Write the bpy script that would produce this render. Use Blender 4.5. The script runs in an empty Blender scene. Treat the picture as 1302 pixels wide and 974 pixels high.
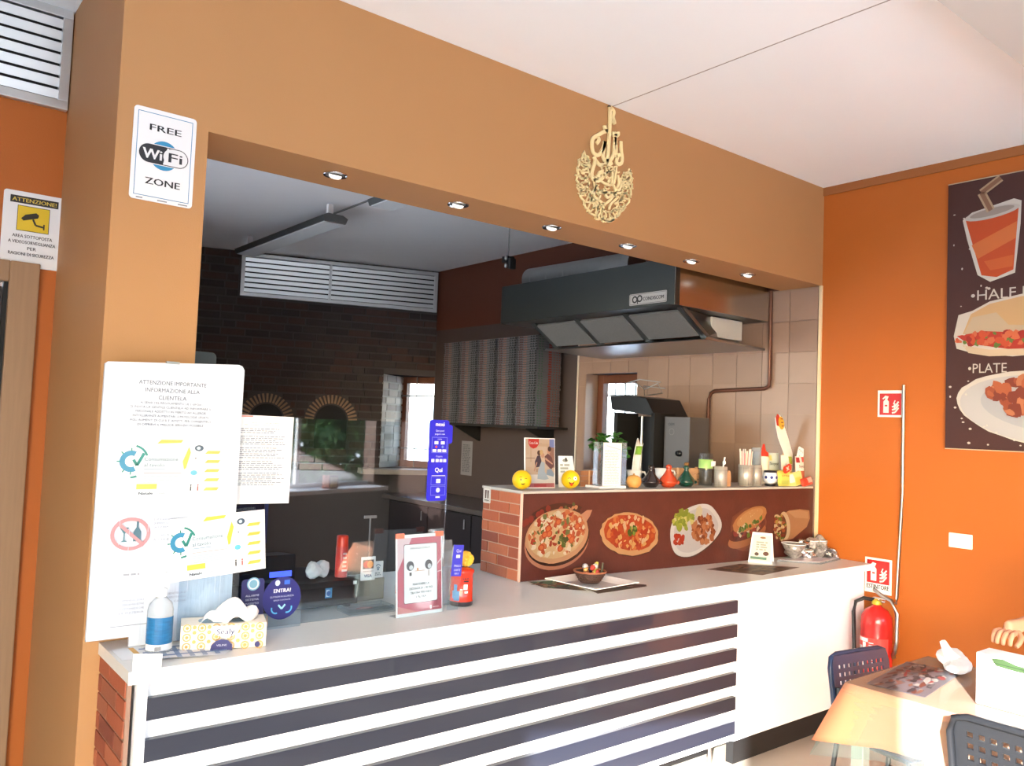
import bpy, bmesh, math, random
from mathutils import Vector, Matrix
from mathutils.geometry import tessellate_polygon
R = math.radians
PI = math.pi
random.seed(7)
COL = bpy.context.scene.collection
scene = bpy.context.scene

# ------------------------------------------------------------------ camera
W_PX, H_PX, F_PX = 1302, 974, 1047.45
yaw, pitch, roll = R(38.67), R(2.942), R(-2.285)
cam_d = bpy.data.cameras.new('camera')
cam_d.sensor_fit = 'HORIZONTAL'; cam_d.sensor_width = 36.0
cam_d.lens = F_PX / W_PX * 36.0
cam_d.clip_start = 0.05; cam_d.clip_end = 200
cam = bpy.data.objects.new('camera', cam_d); COL.objects.link(cam)
fwd = Vector((math.sin(yaw)*math.cos(pitch), math.cos(yaw)*math.cos(pitch), math.sin(pitch)))
rgt = Vector((math.cos(yaw), -math.sin(yaw), 0)); dwn = fwd.cross(rgt)
r2 = rgt*math.cos(roll) + dwn*math.sin(roll); d2 = -rgt*math.sin(roll) + dwn*math.cos(roll)
M = Matrix((r2, -d2, -fwd)).transposed().to_4x4(); M.translation = Vector((0, 0, 1.6))
cam.matrix_world = M
scene.camera = cam

# ------------------------------------------------------------------ world, sun, exposure
w = bpy.data.worlds.new('sky'); scene.world = w; w.use_nodes = True
nt = w.node_tree; nt.nodes.clear()
wo = nt.nodes.new('ShaderNodeOutputWorld'); bg = nt.nodes.new('ShaderNodeBackground')
sky = nt.nodes.new('ShaderNodeTexSky'); sky.sky_type = 'NISHITA'
sky.sun_disc = False; sky.sun_elevation = R(22); sky.sun_rotation = R(236); sky.altitude = 100
sky.air_density = 1.0; sky.dust_density = 1.5
bg.inputs['Strength'].default_value = 0.85
nt.links.new(sky.outputs[0], bg.inputs[0]); nt.links.new(bg.outputs[0], wo.inputs[0])
sun_d = bpy.data.lights.new('sun', 'SUN'); sun_d.energy = 10.0; sun_d.angle = R(0.6); sun_d.color = (0.97, 0.98, 1.0)
sun = bpy.data.objects.new('sun', sun_d); COL.objects.link(sun)
sun.rotation_euler = Vector((0.62, 0.42, -0.27)).to_track_quat('-Z', 'Y').to_euler()
scene.view_settings.view_transform = 'Standard'
scene.view_settings.look = 'None'
scene.view_settings.gamma = 1.0
scene.view_settings.use_curve_mapping = False
scene.view_settings.exposure = 1.55

# ------------------------------------------------------------------ materials
def lin(c):
    out = []
    for v in c[:3]:
        v = v/255.0
        out.append(v/12.92 if v <= 0.04045 else ((v+0.055)/1.055)**2.4)
    return (out[0], out[1], out[2], 1.0)
MATS = {}
def mat(name, rgb=(200,200,200), rough=0.6, metal=0.0, var=0.0, scale=8.0, bump=0.0, bscale=60.0, trans=0.0,
        ior=1.45, emit=None, estr=0.0, alpha=1.0, coat=0.0, stretch=None, spec=None):
    if name in MATS: return MATS[name]
    m = bpy.data.materials.new(name); m.use_nodes = True
    n = m.node_tree.nodes; l = m.node_tree.links; p = n['Principled BSDF']
    c = lin(rgb); p.inputs['Base Color'].default_value = c
    p.inputs['Roughness'].default_value = rough; p.inputs['Metallic'].default_value = metal
    p.inputs['Transmission Weight'].default_value = trans; p.inputs['IOR'].default_value = ior
    p.inputs['Alpha'].default_value = alpha; p.inputs['Coat Weight'].default_value = coat
    if spec is not None: p.inputs['Specular IOR Level'].default_value = spec
    tc = n.new('ShaderNodeTexCoord'); mp = n.new('ShaderNodeMapping'); l.new(tc.outputs['Object'], mp.inputs[0])
    if stretch: mp.inputs['Scale'].default_value = stretch
    if var > 0:
        nz = n.new('ShaderNodeTexNoise'); nz.inputs['Scale'].default_value = scale; nz.inputs['Detail'].default_value = 4
        l.new(mp.outputs[0], nz.inputs['Vector'])
        mx = n.new('ShaderNodeMix'); mx.data_type = 'RGBA'
        mx.inputs['A'].default_value = [max(0, v*(1-var)) for v in c[:3]]+[1]
        mx.inputs['B'].default_value = [min(1, v*(1+var)) for v in c[:3]]+[1]
        l.new(nz.outputs['Fac'], mx.inputs['Factor']); l.new(mx.outputs['Result'], p.inputs['Base Color'])
    if bump > 0:
        nb = n.new('ShaderNodeTexNoise'); nb.inputs['Scale'].default_value = bscale; nb.inputs['Detail'].default_value = 3
        l.new(mp.outputs[0], nb.inputs['Vector'])
        bp = n.new('ShaderNodeBump'); bp.inputs['Strength'].default_value = bump; bp.inputs['Distance'].default_value = 0.01
        l.new(nb.outputs['Fac'], bp.inputs['Height']); l.new(bp.outputs[0], p.inputs['Normal'])
    if emit is not None:
        p.inputs['Emission Color'].default_value = lin(emit); p.inputs['Emission Strength'].default_value = estr
    MATS[name] = m
    return m
def thin_clear(name, rgb=(240,246,250), rough=0.02, refl=1.0, milk=0.0):
    """thin acrylic: fresnel mirror over straight-through transparency"""
    if name in MATS: return MATS[name]
    m = bpy.data.materials.new(name); m.use_nodes = True
    n = m.node_tree.nodes; l = m.node_tree.links; n.clear()
    o = n.new('ShaderNodeOutputMaterial'); t = n.new('ShaderNodeBsdfTransparent'); t.inputs[0].default_value = lin(rgb)
    g = n.new('ShaderNodeBsdfGlossy'); g.inputs['Roughness'].default_value = rough
    f = n.new('ShaderNodeFresnel'); ge = n.new('ShaderNodeNewGeometry'); mr = n.new('ShaderNodeMapRange')
    mr.inputs['To Min'].default_value = 1.49; mr.inputs['To Max'].default_value = 1/1.49      # same reflectance from both sides of the sheet
    l.new(ge.outputs['Backfacing'], mr.inputs['Value']); l.new(mr.outputs[0], f.inputs[0])
    mu = n.new('ShaderNodeMath'); mu.operation = 'MULTIPLY'; mu.inputs[1].default_value = refl; mu.use_clamp = True
    l.new(f.outputs[0], mu.inputs[0])
    base = t
    if milk > 0:
        d = n.new('ShaderNodeBsdfDiffuse'); d.inputs[0].default_value = (0.8, 0.85, 0.9, 1)
        ms = n.new('ShaderNodeMixShader'); ms.inputs[0].default_value = milk
        l.new(t.outputs[0], ms.inputs[1]); l.new(d.outputs[0], ms.inputs[2]); base = ms
    mx = n.new('ShaderNodeMixShader')
    l.new(mu.outputs[0], mx.inputs[0]); l.new(base.outputs[0], mx.inputs[1]); l.new(g.outputs[0], mx.inputs[2])
    l.new(mx.outputs[0], o.inputs[0]); MATS[name] = m
    return m
def print_mat(name='print', rough=0.45, coat=0.0):
    if name in MATS: return MATS[name]
    m = bpy.data.materials.new(name); m.use_nodes = True
    n = m.node_tree.nodes; l = m.node_tree.links; p = n['Principled BSDF']
    a = n.new('ShaderNodeAttribute'); a.attribute_name = 'ink'
    l.new(a.outputs['Color'], p.inputs['Base Color']); p.inputs['Roughness'].default_value = rough
    p.inputs['Coat Weight'].default_value = coat
    MATS[name] = m
    return m

tan_paint = mat('tan_wall_paint', (178,132,86), 0.62, var=0.04, scale=2.5, bump=0.06, bscale=220)
orange_paint = mat('orange_wall_paint', (176,95,31), 0.6, var=0.05, scale=2.0, bump=0.06, bscale=200)
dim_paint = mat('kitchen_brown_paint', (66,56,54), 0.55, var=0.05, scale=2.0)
shaded_orange = mat('kitchen_shaded_orange_paint', (84,42,24), 0.6, var=0.05, scale=2.0)  # terracotta orange with the kitchen shade put into its colour
white_paint = mat('white_ceiling_paint', (240,248,255), 0.7, var=0.015, scale=3)
kceil = mat('kitchen_ceiling_paint', (236,240,243), 0.35, var=0.03, scale=3)
white_lam = mat('white_laminate', (240,242,246), 0.3, var=0.01)
top_lam = mat('worktop_laminate', (216,216,212), 0.28, var=0.02, scale=30)
dark_lam = mat('glossy_dark_slat', (38,42,56), 0.32, coat=0.25)
steel = mat('brushed_steel', (170,172,172), 0.32, metal=1.0, var=0.06, scale=4, stretch=(1,1,30))
steel_dim = mat('dull_steel', (112,116,116), 0.45, metal=0.9, var=0.06, scale=3)
chrome = mat('chrome', (225,225,228), 0.1, metal=1.0)
alu = mat('aluminium_grille', (205,208,210), 0.35, metal=0.75, var=0.03)
black_pl = mat('black_plastic', (22,22,25), 0.35)
black_m = mat('black_matte', (24,23,23), 0.7)
paper = mat('white_paper', (228,230,232), 0.55, var=0.01)
tissue_m = mat('tissue_paper', (240,238,236), 0.8, bump=0.2, bscale=40)
wood_frame = mat('brown_wood_frame', (96,54,34), 0.45, var=0.2, scale=6, stretch=(6,6,1))
light_wood = mat('light_wood', (196,152,112), 0.6, var=0.12, scale=8, stretch=(1,1,8))
door_wood = mat('greyish_door_wood', (150,118,88), 0.5, var=0.15, scale=5, stretch=(14,14,1))
clear = thin_clear('clear_acrylic', refl=1.9)
clear_soft = thin_clear('frosted_acrylic', rough=0.1, milk=0.12)
clear_small = thin_clear('clear_plastic', rough=0.05, milk=0.03)
P_MAT = print_mat()
P_GLOSS = print_mat('print_gloss', 0.3, 0.0)

# ------------------------------------------------------------------ mesh builder
class MB:
    def __init__(s): s.v = []; s.f = []; s.sm = []
    def add(s, vs, fs, smooth=False):
        b = len(s.v); s.v += [tuple(v) for v in vs]
        s.f += [tuple(i+b for i in f) for f in fs]; s.sm += [smooth]*len(fs)
        return s
    def box(s, x0, x1, y0, y1, z0, z1, M=None):
        vs = [Vector((x, y, z)) for z in (z0, z1) for y in (y0, y1) for x in (x0, x1)]
        if M is not None: vs = [M @ v for v in vs]
        return s.add(vs, [(0,2,3,1),(4,5,7,6),(0,1,5,4),(2,6,7,3),(0,4,6,2),(1,3,7,5)])
    def tube(s, pts, r, n=10, cap=True, smooth=True):
        pts = [Vector(p) for p in pts]; rs = r if isinstance(r, (list, tuple)) else [r]*len(pts)
        vs = []; up = Vector((0.13, 0.21, 0.97)).normalized()
        for i, p in enumerate(pts):
            a = pts[max(i-1, 0)]; b = pts[min(i+1, len(pts)-1)]; t = (b-a).normalized()
            q = up if abs(t.dot(up)) < 0.95 else Vector((1, 0, 0))
            u = t.cross(q).normalized(); v = t.cross(u)
            for k in range(n):
                an = 2*PI*k/n; vs.append(p + (u*math.cos(an)+v*math.sin(an))*rs[i])
        fs = [(i*n+k, i*n+(k+1) % n, (i+1)*n+(k+1) % n, (i+1)*n+k) for i in range(len(pts)-1) for k in range(n)]
        s.add(vs, fs, smooth)
        if cap:
            m = len(pts)-1
            s.add([vs[k] for k in range(n)][::-1], [tuple(range(n))]); s.add([vs[m*n+k] for k in range(n)], [tuple(range(n))])
        return s
    def lathe(s, prof, c=(0,0,0), n=24, M=None, smooth=True):
        vs = []
        for (r, z) in prof:
            for k in range(n):
                an = 2*PI*k/n; v = Vector((c[0]+r*math.cos(an), c[1]+r*math.sin(an), c[2]+z))
                vs.append(M @ v if M is not None else v)
        fs = [(i*n+k, i*n+(k+1) % n, (i+1)*n+(k+1) % n, (i+1)*n+k) for i in range(len(prof)-1) for k in range(n)]
        return s.add(vs, fs, smooth)
    def prism(s, poly, axis, a, b):
        """poly: 2D outline; extruded on axis between a and b"""
        def p3(u, v, w):
            return {0: (w, u, v), 1: (u, w, v), 2: (u, v, w)}[axis]
        n = len(poly); vs = [p3(u, v, a) for u, v in poly]+[p3(u, v, b) for u, v in poly]
        tri = tessellate_polygon([[Vector((u, v, 0)) for u, v in poly]])
        fs = [tuple(t) for t in tri]+[tuple(i+n for i in t) for t in tri]+[(i, (i+1) % n, (i+1) % n+n, i+n) for i in range(n)]
        return s.add(vs, fs)
    def mesh(s, name, material):
        me = bpy.data.meshes.new(name); me.from_pydata(s.v, [], s.f); me.materials.append(material)
        me.polygons.foreach_set('use_smooth', s.sm); me.update()
        bm = bmesh.new(); bm.from_mesh(me); bmesh.ops.recalc_face_normals(bm, faces=bm.faces); bm.to_mesh(me); bm.free()
        return me
    def build(s, name, material, parent=None, bevel=0.0, loc=None, rot=None):
        o = bpy.data.objects.new(name, s.mesh(name, material)); COL.objects.link(o)
        if parent is not None: o.parent = parent
        if loc is not None: o.location = loc
        if rot is not None: o.rotation_euler = rot
        if bevel > 0:
            b = o.modifiers.new('bevel', 'BEVEL'); b.width = bevel; b.segments = 2; b.limit_method = 'ANGLE'
        return o
def tag(o, label, cat, group=None):
    o['label'] = label; o['category'] = cat
    if group: o['group'] = group
    return o
def thing(name, label, cat, loc=(0,0,0), rz=0.0, group=None, rot=None):
    o = bpy.data.objects.new(name, None); COL.objects.link(o); o.empty_display_size = 0.05
    o.location = loc; o.rotation_euler = rot if rot else (0, 0, rz)
    return tag(o, label, cat, group)
def struct(name, mb, m, parent=None, bevel=0.0, **k):
    o = mb.build(name, m, parent, bevel, **k)
    if parent is None: o['kind'] = 'structure'
    return o
def sroot(name, loc=(0,0,0), rz=0):
    o = bpy.data.objects.new(name, None); COL.objects.link(o); o.location = loc; o.rotation_euler = (0,0,rz)
    o['kind'] = 'structure'; return o
def instance(name, mesh, parent, loc, rot=(0,0,0), sc=(1,1,1)):
    o = bpy.data.objects.new(name, mesh); COL.objects.link(o); o.parent = parent
    o.location = loc; o.rotation_euler = rot; o.scale = sc
    return o
def copy_tree(o, parent=None):
    c = o.copy(); COL.objects.link(c)
    if parent is not None: c.parent = parent
    for ch in list(o.children): copy_tree(ch, c)
    return c

# ------------------------------------------------------------------ flat print canvas
TXT = {}
def text_mesh(s):
    if s in TXT: return TXT[s]
    cu = bpy.data.curves.new('t', 'FONT'); cu.body = s; cu.size = 1.0; cu.resolution_u = 2
    ob = bpy.data.objects.new('t', cu); COL.objects.link(ob)
    dg = bpy.context.evaluated_depsgraph_get()
    me = bpy.data.meshes.new_from_object(ob.evaluated_get(dg))
    vs = [(v.co.x, v.co.y) for v in me.vertices]; fs = [tuple(p.vertices) for p in me.polygons]
    bpy.data.objects.remove(ob); bpy.data.curves.remove(cu); bpy.data.meshes.remove(me)
    if vs:
        x0 = min(v[0] for v in vs); x1 = max(v[0] for v in vs); y0 = min(v[1] for v in vs); y1 = max(v[1] for v in vs)
    else: x0 = x1 = y0 = y1 = 0
    TXT[s] = (vs, fs, (x0, x1, y0, y1)); return TXT[s]
GAIN = 0.8
class Canvas:
    """coloured flat shapes on a plane: u to the viewer's right, v up, in metres"""
    def __init__(s, origin, u, v, step=0.00012, lift=0.0004):
        s.o = Vector(origin); s.u = Vector(u).normalized(); s.w = Vector(v).normalized(); s.n = s.u.cross(s.w)
        s.vs = []; s.fs = []; s.cs = []; s.k = 0; s.step = step; s.lift = lift; s.clip = None; s.xf = None; s.gain = GAIN
    def _add(s, pts, faces, c):
        d = s.lift+s.k*s.step; b = len(s.vs)
        if s.xf: pts = [((p[0]-s.xf[0])*s.xf[1]+s.xf[2], p[1]) for p in pts]
        if s.clip:
            x0, x1, y0, y1 = s.clip; pts = [(min(max(p[0], x0), x1), min(max(p[1], y0), y1)) for p in pts]
        s.vs += [s.o+s.u*p[0]+s.w*p[1]+s.n*d for p in pts]
        L = lin(c); L = (L[0]*s.gain, L[1]*s.gain, L[2]*s.gain, 1.0)
        for f in faces: s.fs.append(tuple(i+b for i in f)); s.cs.append(L)
    def poly(s, pts, c, up=True):
        tri = tessellate_polygon([[Vector((p[0], p[1], 0)) for p in pts]])
        if up: s.k += 1
        s._add(pts, tri, c); return s
    def rect(s, x0, y0, x1, y1, c, up=True): return s.poly([(x0,y0),(x1,y0),(x1,y1),(x0,y1)], c, up)
    def frame(s, x0, y0, x1, y1, t, c):
        s.k += 1
        for a in ((x0,y0,x1,y0+t),(x0,y1-t,x1,y1),(x0,y0+t,x0+t,y1-t),(x1-t,y0+t,x1,y1-t)): s.rect(*a, c, False)
        return s
    def ell(s, cx, cy, rx, ry, c, rot=0, n=20, up=True, jit=0.0, a0=0, a1=2*PI):
        pts = []
        for i in range(n+(1 if a1-a0 < 6.2 else 0)):
            a = a0+(a1-a0)*i/n; j = 1+random.uniform(-jit, jit)
            x = rx*math.cos(a)*j; y = ry*math.sin(a)*j
            pts.append((cx+x*math.cos(rot)-y*math.sin(rot), cy+x*math.sin(rot)+y*math.cos(rot)))
        return s.poly(pts, c, up)
    def ring(s, cx, cy, r, t, c, a0=0, a1=2*PI, n=32, ry=None):
        ry = ry or r; s.k += 1; pts = []
        for i in range(n+1):
            a = a0+(a1-a0)*i/n
            pts += [(cx+r*math.cos(a), cy+ry*math.sin(a)), (cx+(r-t)*math.cos(a), cy+(ry-t)*math.sin(a))]
        s._add(pts, [(2*i, 2*i+2, 2*i+3, 2*i+1) for i in range(n)], c); return s
    def line(s, pts, t, c, up=True):
        if up: s.k += 1
        for a, b in zip(pts[:-1], pts[1:]):
            dx, dy = b[0]-a[0], b[1]-a[1]; L = math.hypot(dx, dy) or 1; nx, ny = -dy/L*t/2, dx/L*t/2
            s._add([(a[0]+nx,a[1]+ny),(a[0]-nx,a[1]-ny),(b[0]-nx,b[1]-ny),(b[0]+nx,b[1]+ny)], [(0,1,2,3)], c)
        return s
    def text(s, t, cx, cy, h, c, width=None, align='C', bold=0.0):
        vs, fs, (x0, x1, y0, y1) = text_mesh(t)
        if not vs: return s
        k = h/0.72; kx = k
        if width: kx = width/(x1-x0)
        off = {'C': -(x0+x1)/2, 'L': -x0, 'R': -x1}[align]
        s.k += 1
        for dx in ([0] if not bold else [-bold, 0, bold]):
            s._add([(cx+(v[0]+off)*kx+dx, cy+(v[1]-0.36)*k) for v in vs], fs, c)
            s.k += 0.5
        return s
    def lines(s, x0, x1, y0, y1, n, c, fill=0.6, ragged=0.25):
        """rows of tiny unreadable print"""
        s.k += 1; st = (y1-y0)/n
        for i in range(n):
            y = y1-(i+0.5)*st; x = x0; xe = x1-random.uniform(0, ragged)*(x1-x0)
            while x < xe:
                wd = random.uniform(1.0, 4.0)*st*0.8
                s.rect(x, y-st*fill/2, min(x+wd, xe), y+st*fill/2, c, False); x += wd+st*0.45
        return s
    def build(s, name, parent=None, m=None, label=None):
        me = bpy.data.meshes.new(name); me.from_pydata([tuple(v) for v in s.vs], [], s.fs)
        me.materials.append(m or P_MAT)
        at = me.color_attributes.new('ink', 'FLOAT_COLOR', 'CORNER'); buf = []
        for p, c in zip(me.polygons, s.cs): buf += list(c)*p.loop_total
        at.data.foreach_set('color', buf)
        o = bpy.data.objects.new(name, me); COL.objects.link(o)
        if parent is not None: o.parent = parent
        if label: o['label'] = label
        return o
def round_rect(x0, y0, x1, y1, r, n=5):
    pts = []
    for cx, cy, a in ((x1-r, y0+r, -PI/2), (x1-r, y1-r, 0), (x0+r, y1-r, PI/2), (x0+r, y0+r, PI)):
        for i in range(n+1): pts.append((cx+r*math.cos(a+PI/2*i/n), cy+r*math.sin(a+PI/2*i/n)))
    return pts
FR = ((1,0,0), (0,0,1))        # faces the dining room (-Y)
RW = ((0,-1,0), (0,0,1))       # faces -X
UPF = ((1,0,0), (0,1,0))       # lies flat, faces up

# ================================================================== STRUCTURE
XR, YF, ZB, ZC, ZT = 4.70, 2.80, 2.55, 3.17, 0.88
def front_y(x): return -1.1-0.3*x
def brick_y(x): return 7.16-0.33*(x-4.7)

struct('floor', MB().prism([(-3.2,-0.1),(4.9,-2.6),(4.9,8.6),(0.6,8.6),(0.6,3.7),(-3.2,3.7)], 2, -0.1, 0.0), mat('floor_tiles', (176,166,152), 0.35, var=0.12, scale=3.0))
struct('ceiling', MB().prism([(-3.2,-0.1),(2.797,-1.93),(2.797,2.9),(-3.2,2.9)], 2, ZC, ZC+0.1)
       .prism([(2.806,-1.93),(4.9,-2.6),(4.9,2.9),(2.806,2.9)], 2, ZC, ZC+0.1)
       .prism([(-3.2,2.9),(0.62,2.9),(0.62,3.9),(-3.2,3.9)], 2, ZC, ZC+0.1)
       , white_paint)
struct('trim_5', MB().prism([(2.797,-1.93),(2.806,-1.93),(2.806,2.9),(2.797,2.9)], 2, ZC+0.001, ZC+0.1), mat('ceiling_joint', (150,150,150), 0.8))
struct('wall_right_dark_lining', MB().box(XR-0.02, XR-0.0005, -2.6, -0.1, 0, 2.6), mat('front_dado_brown', (74,48,38), 0.5, var=0.1, scale=4))  # unseen dark lining added to darken the wall's reflection in the screen

struct('ceiling_kitchen', MB().box(0.6, 4.9, 2.9, 9.4, ZC, ZC+0.1), kceil)
struct('wall_right', MB().box(XR, XR+0.25, -2.7, 2.815, 0, ZC), orange_paint)
struct('trim_1', MB().box(XR-0.012, XR, -2.6, 2.8, ZC-0.05, ZC), mat('cornice_brown', (150,92,48), 0.6))
struct('trim_2', MB().box(XR-0.014, XR, 2.795, 2.813, 0.9, 2.55), mat('cream_edge_trim', (226,206,168), 0.4))
# ceiling downstand near the entrance
struct('trim_3', MB().box(2.0, XR, -0.9, 1.2, 3.03, 3.168), mat('pale_downstand', (196,198,196), 0.6))
# beam with its spotlights, column
struct('wall_beam', MB().box(0.885, XR, YF, 3.10, ZB, ZC), tan_paint)
struct('wall_column', MB().box(0.60, 0.885, YF, 3.10, 0, ZC).box(0.60, 0.72, 3.10, 3.66, 0, ZC), tan_paint)
# left recess wall with the door
struct('wall_left', MB().box(-3.2, 0.40, 3.65, 3.80, 2.15, 2.78).box(0.54, 0.62, 3.65, 3.80, 0, 2.78).box(0.40, 0.54, 3.65, 3.80, 2.16, 2.78)
       .box(-3.2, -0.6, 3.65, 3.80, 0, 2.15), orange_paint)
dr = sroot('door_1', (0, 3.65, 0))
MB().box(0.44, 0.54, -0.03, 0.05, 0, 2.15).box(-0.6, -0.5, -0.03, 0.05, 0, 2.15).box(-0.5, 0.44, -0.03, 0.05, 2.07, 2.15).build('door_frame', door_wood, dr, 0.004)
MB().box(-0.5, 0.425, 0.03, 0.07, 0.01, 2.055).build('door_panel', mat('door_leaf_dark', (52,44,40), 0.5, var=0.1), dr, 0.003)
MB().box(0.425, 0.44, -0.005, 0.03, 0.01, 2.07).build('door_stop', black_m, dr)
struct('wall_far_left', MB().box(-3.3, -3.2, -0.2, 3.7, 0, 3.2), white_paint)

# front wall behind the photographer: an oblique shop front with big glazed openings and a shelf
fang = math.atan(-0.3); fr = sroot('wall_front', (0, -1.1, 0), fang)
fl = math.hypot(1, 0.3)
mbw = MB()
x0, x1 = -3.4*fl, 4.9*fl
mbw.box(x0, x1, -0.16, 0, 2.36, ZC+0.4)                                   # lintel
mbw.box(0.75*fl, x1, -0.2, 0, 0, 0.86)                               # dado under the shelf
for a, b in ((x0, -2.4), (-1.25, -0.72), (-0.14, -0.09), (0.77*fl, 0.80*fl), (4.45*fl, x1)): mbw.box(a, b, -0.16, 0, 0, 2.36)  # wide pier left of the door added, out of view, to block sun from the floor
wf = mbw.build('wainscot', mat('front_dado_brown', (74,48,38), 0.5, var=0.1, scale=4), fr)
mbf = MB()
for a in (1.6, 2.55, 3.5): mbf.box(a*fl-0.02, a*fl+0.02, -0.12, -0.08, 0.9, 2.36)
mbf.box(0.8*fl, 4.45*fl, -0.12, -0.08, 0.9, 0.94)
mbf.build('window_frame', mat('pale_alu_frame', (190,196,198), 0.4), fr)
MB().box(0.8*fl, 4.45*fl, -0.18, 0.22, 0.86, 0.9).build('window_sill', white_lam, fr, 0.004)
# napkin dispenser on that shelf (seen mirrored in the acrylic screen)
def front_pt(x, off=0.0): return (x*1.0, front_y(x)+off, 0.9)

# garden and street seen mirrored in the screen
struct('ground', MB().prism([(-40,-60),(60,-60),(60,-2.4),(4.9,-2.6),(-3.25,-0.1),(-3.25,16),(-40,16)], 2, -0.25, -0.15).box(-60, 60, -0.1, 60, -0.40, -0.26), mat('street_paving', (222,220,216), 0.8, var=0.15, scale=1.5))
def leafy(name, loc, r, h, label, dens=1400, col=(70,110,48)):
    t = thing(name, label, 'tree', loc, group='trees across the street')
    MB().tube([(0,0,0),(0.1,0,h*0.4),(0,0.1,h*0.7)], [0.16,0.12,0.06], 8).build('trunk', mat('bark', (88,70,54), 0.9, var=0.2), t)
    m = MB()
    for i in range(dens):
        a = random.uniform(0, 2*PI); z = random.uniform(-1, 1); q = random.uniform(0.45, 1)**0.5
        s = math.sqrt(1-z*z); c = Vector((r*q*s*math.cos(a), r*q*s*math.sin(a), h*0.62+h*0.42*z*q))
        u = Vector((random.gauss(0,1), random.gauss(0,1), random.gauss(0,1))).normalized()*0.16
        v = u.cross(Vector((random.gauss(0,1), random.gauss(0,1), random.gauss(0,1)))).normalized()*0.1
        m.add([c-u, c-v, c+u, c+v], [(0,1,2,3)])
    o = m.build('foliage', mat('leaves_%d' % col[1], col, 0.6, var=0.5, scale=2), t)
    return t
random.seed(3)
for i, (x, y, r, h, c, lb) in enumerate([(-0.8,-8.0,1.9,4.4,(64,104,48),'tree across the street opposite the entrance'),(9.6,-11.8,2.0,4.4,(58,96,44),'dark green tree to the right across the street')]):
    leafy('tree', (x, y, -0.2), r, h, lb+', mirrored in the screen', 1400, c)
for i, (x, w_) in enumerate([(2.6,1.03),(4.7,1.03),(6.8,1.03),(8.9,1.03)]):
    nm = ['first', 'second', 'third', 'fourth'][i]
    t = thing('hedge_bush', 'tall green bush mirrored in the counter screen, %s from the entrance' % nm, 'bush', (x, -6.2-0.3*(x-5), -0.15))
    m = MB()
    for k in range(2600):
        z = random.uniform(0.15, 2.9)+random.uniform(-0.2, 0.2); k_ = math.sqrt(max(0.05, 1-((z-1.4)/1.7)**2)); a = random.uniform(0, 2*PI)
        c = Vector((w_*k_*math.cos(a)*random.uniform(0.7, 1), 0.7*k_*math.sin(a)*random.uniform(0.7, 1), z))
        u = Vector((random.gauss(0,1), random.gauss(0,1), random.gauss(0,1))).normalized()*0.12
        v = u.cross(Vector((random.gauss(0,1), random.gauss(0,1), random.gauss(0,1)))).normalized()*0.08
        m.add([c-u, c-v, c+u, c+v], [(0,1,2,3)])
    m.build('foliage', mat('bush_leaves_%d' % (i % 2), [(52,92,40),(84,120,54)][i % 2], 0.6, var=0.6, scale=1.5), t)
    MB().tube([(0,0,0),(0,0,1.2)], 0.08, 8).build('trunk', mat('bark', (88,70,54)), t)

t = thing('building', 'pale sunlit building glimpsed through the kitchen windows', 'building', (17.0, 10.0, -0.255))
MB().box(0, 0.5, -6, 26, 0, 9).build('facade', mat('pale_facade', (236,232,224), 0.8, var=0.05), t)
for k in range(7):
    for z_ in (1.2, 4.6): MB().box(-0.03, -0.001, -4.5+4*k, -3.3+4*k, z_, z_+1.5).build('window', mat('facade_window', (150,166,176), 0.2), t)

# ------------------------------------------------------------------ kitchen shell
struct('wall_kitchen_left', MB().box(0.60, 0.72, 3.66, 4.3, 0, ZC).box(0.60, 0.72, 6.1, 9.4, 0, ZC).box(0.60, 0.72, 4.3, 6.1, 0, 1.0).box(0.60, 0.72, 4.3, 6.1, 2.5, ZC), dim_paint)  # opening added in this unseen wall to brighten the kitchen ceiling
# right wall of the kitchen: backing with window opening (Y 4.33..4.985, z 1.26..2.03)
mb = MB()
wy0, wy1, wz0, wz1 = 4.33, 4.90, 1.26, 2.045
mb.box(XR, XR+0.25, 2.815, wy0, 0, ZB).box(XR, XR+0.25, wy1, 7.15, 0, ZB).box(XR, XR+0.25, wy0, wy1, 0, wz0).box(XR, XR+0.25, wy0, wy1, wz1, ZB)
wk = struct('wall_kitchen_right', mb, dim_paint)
MB().box(XR, XR+0.25, 2.815, 7.3, ZB, ZC).build('upper_band', shaded_orange, wk)
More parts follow.
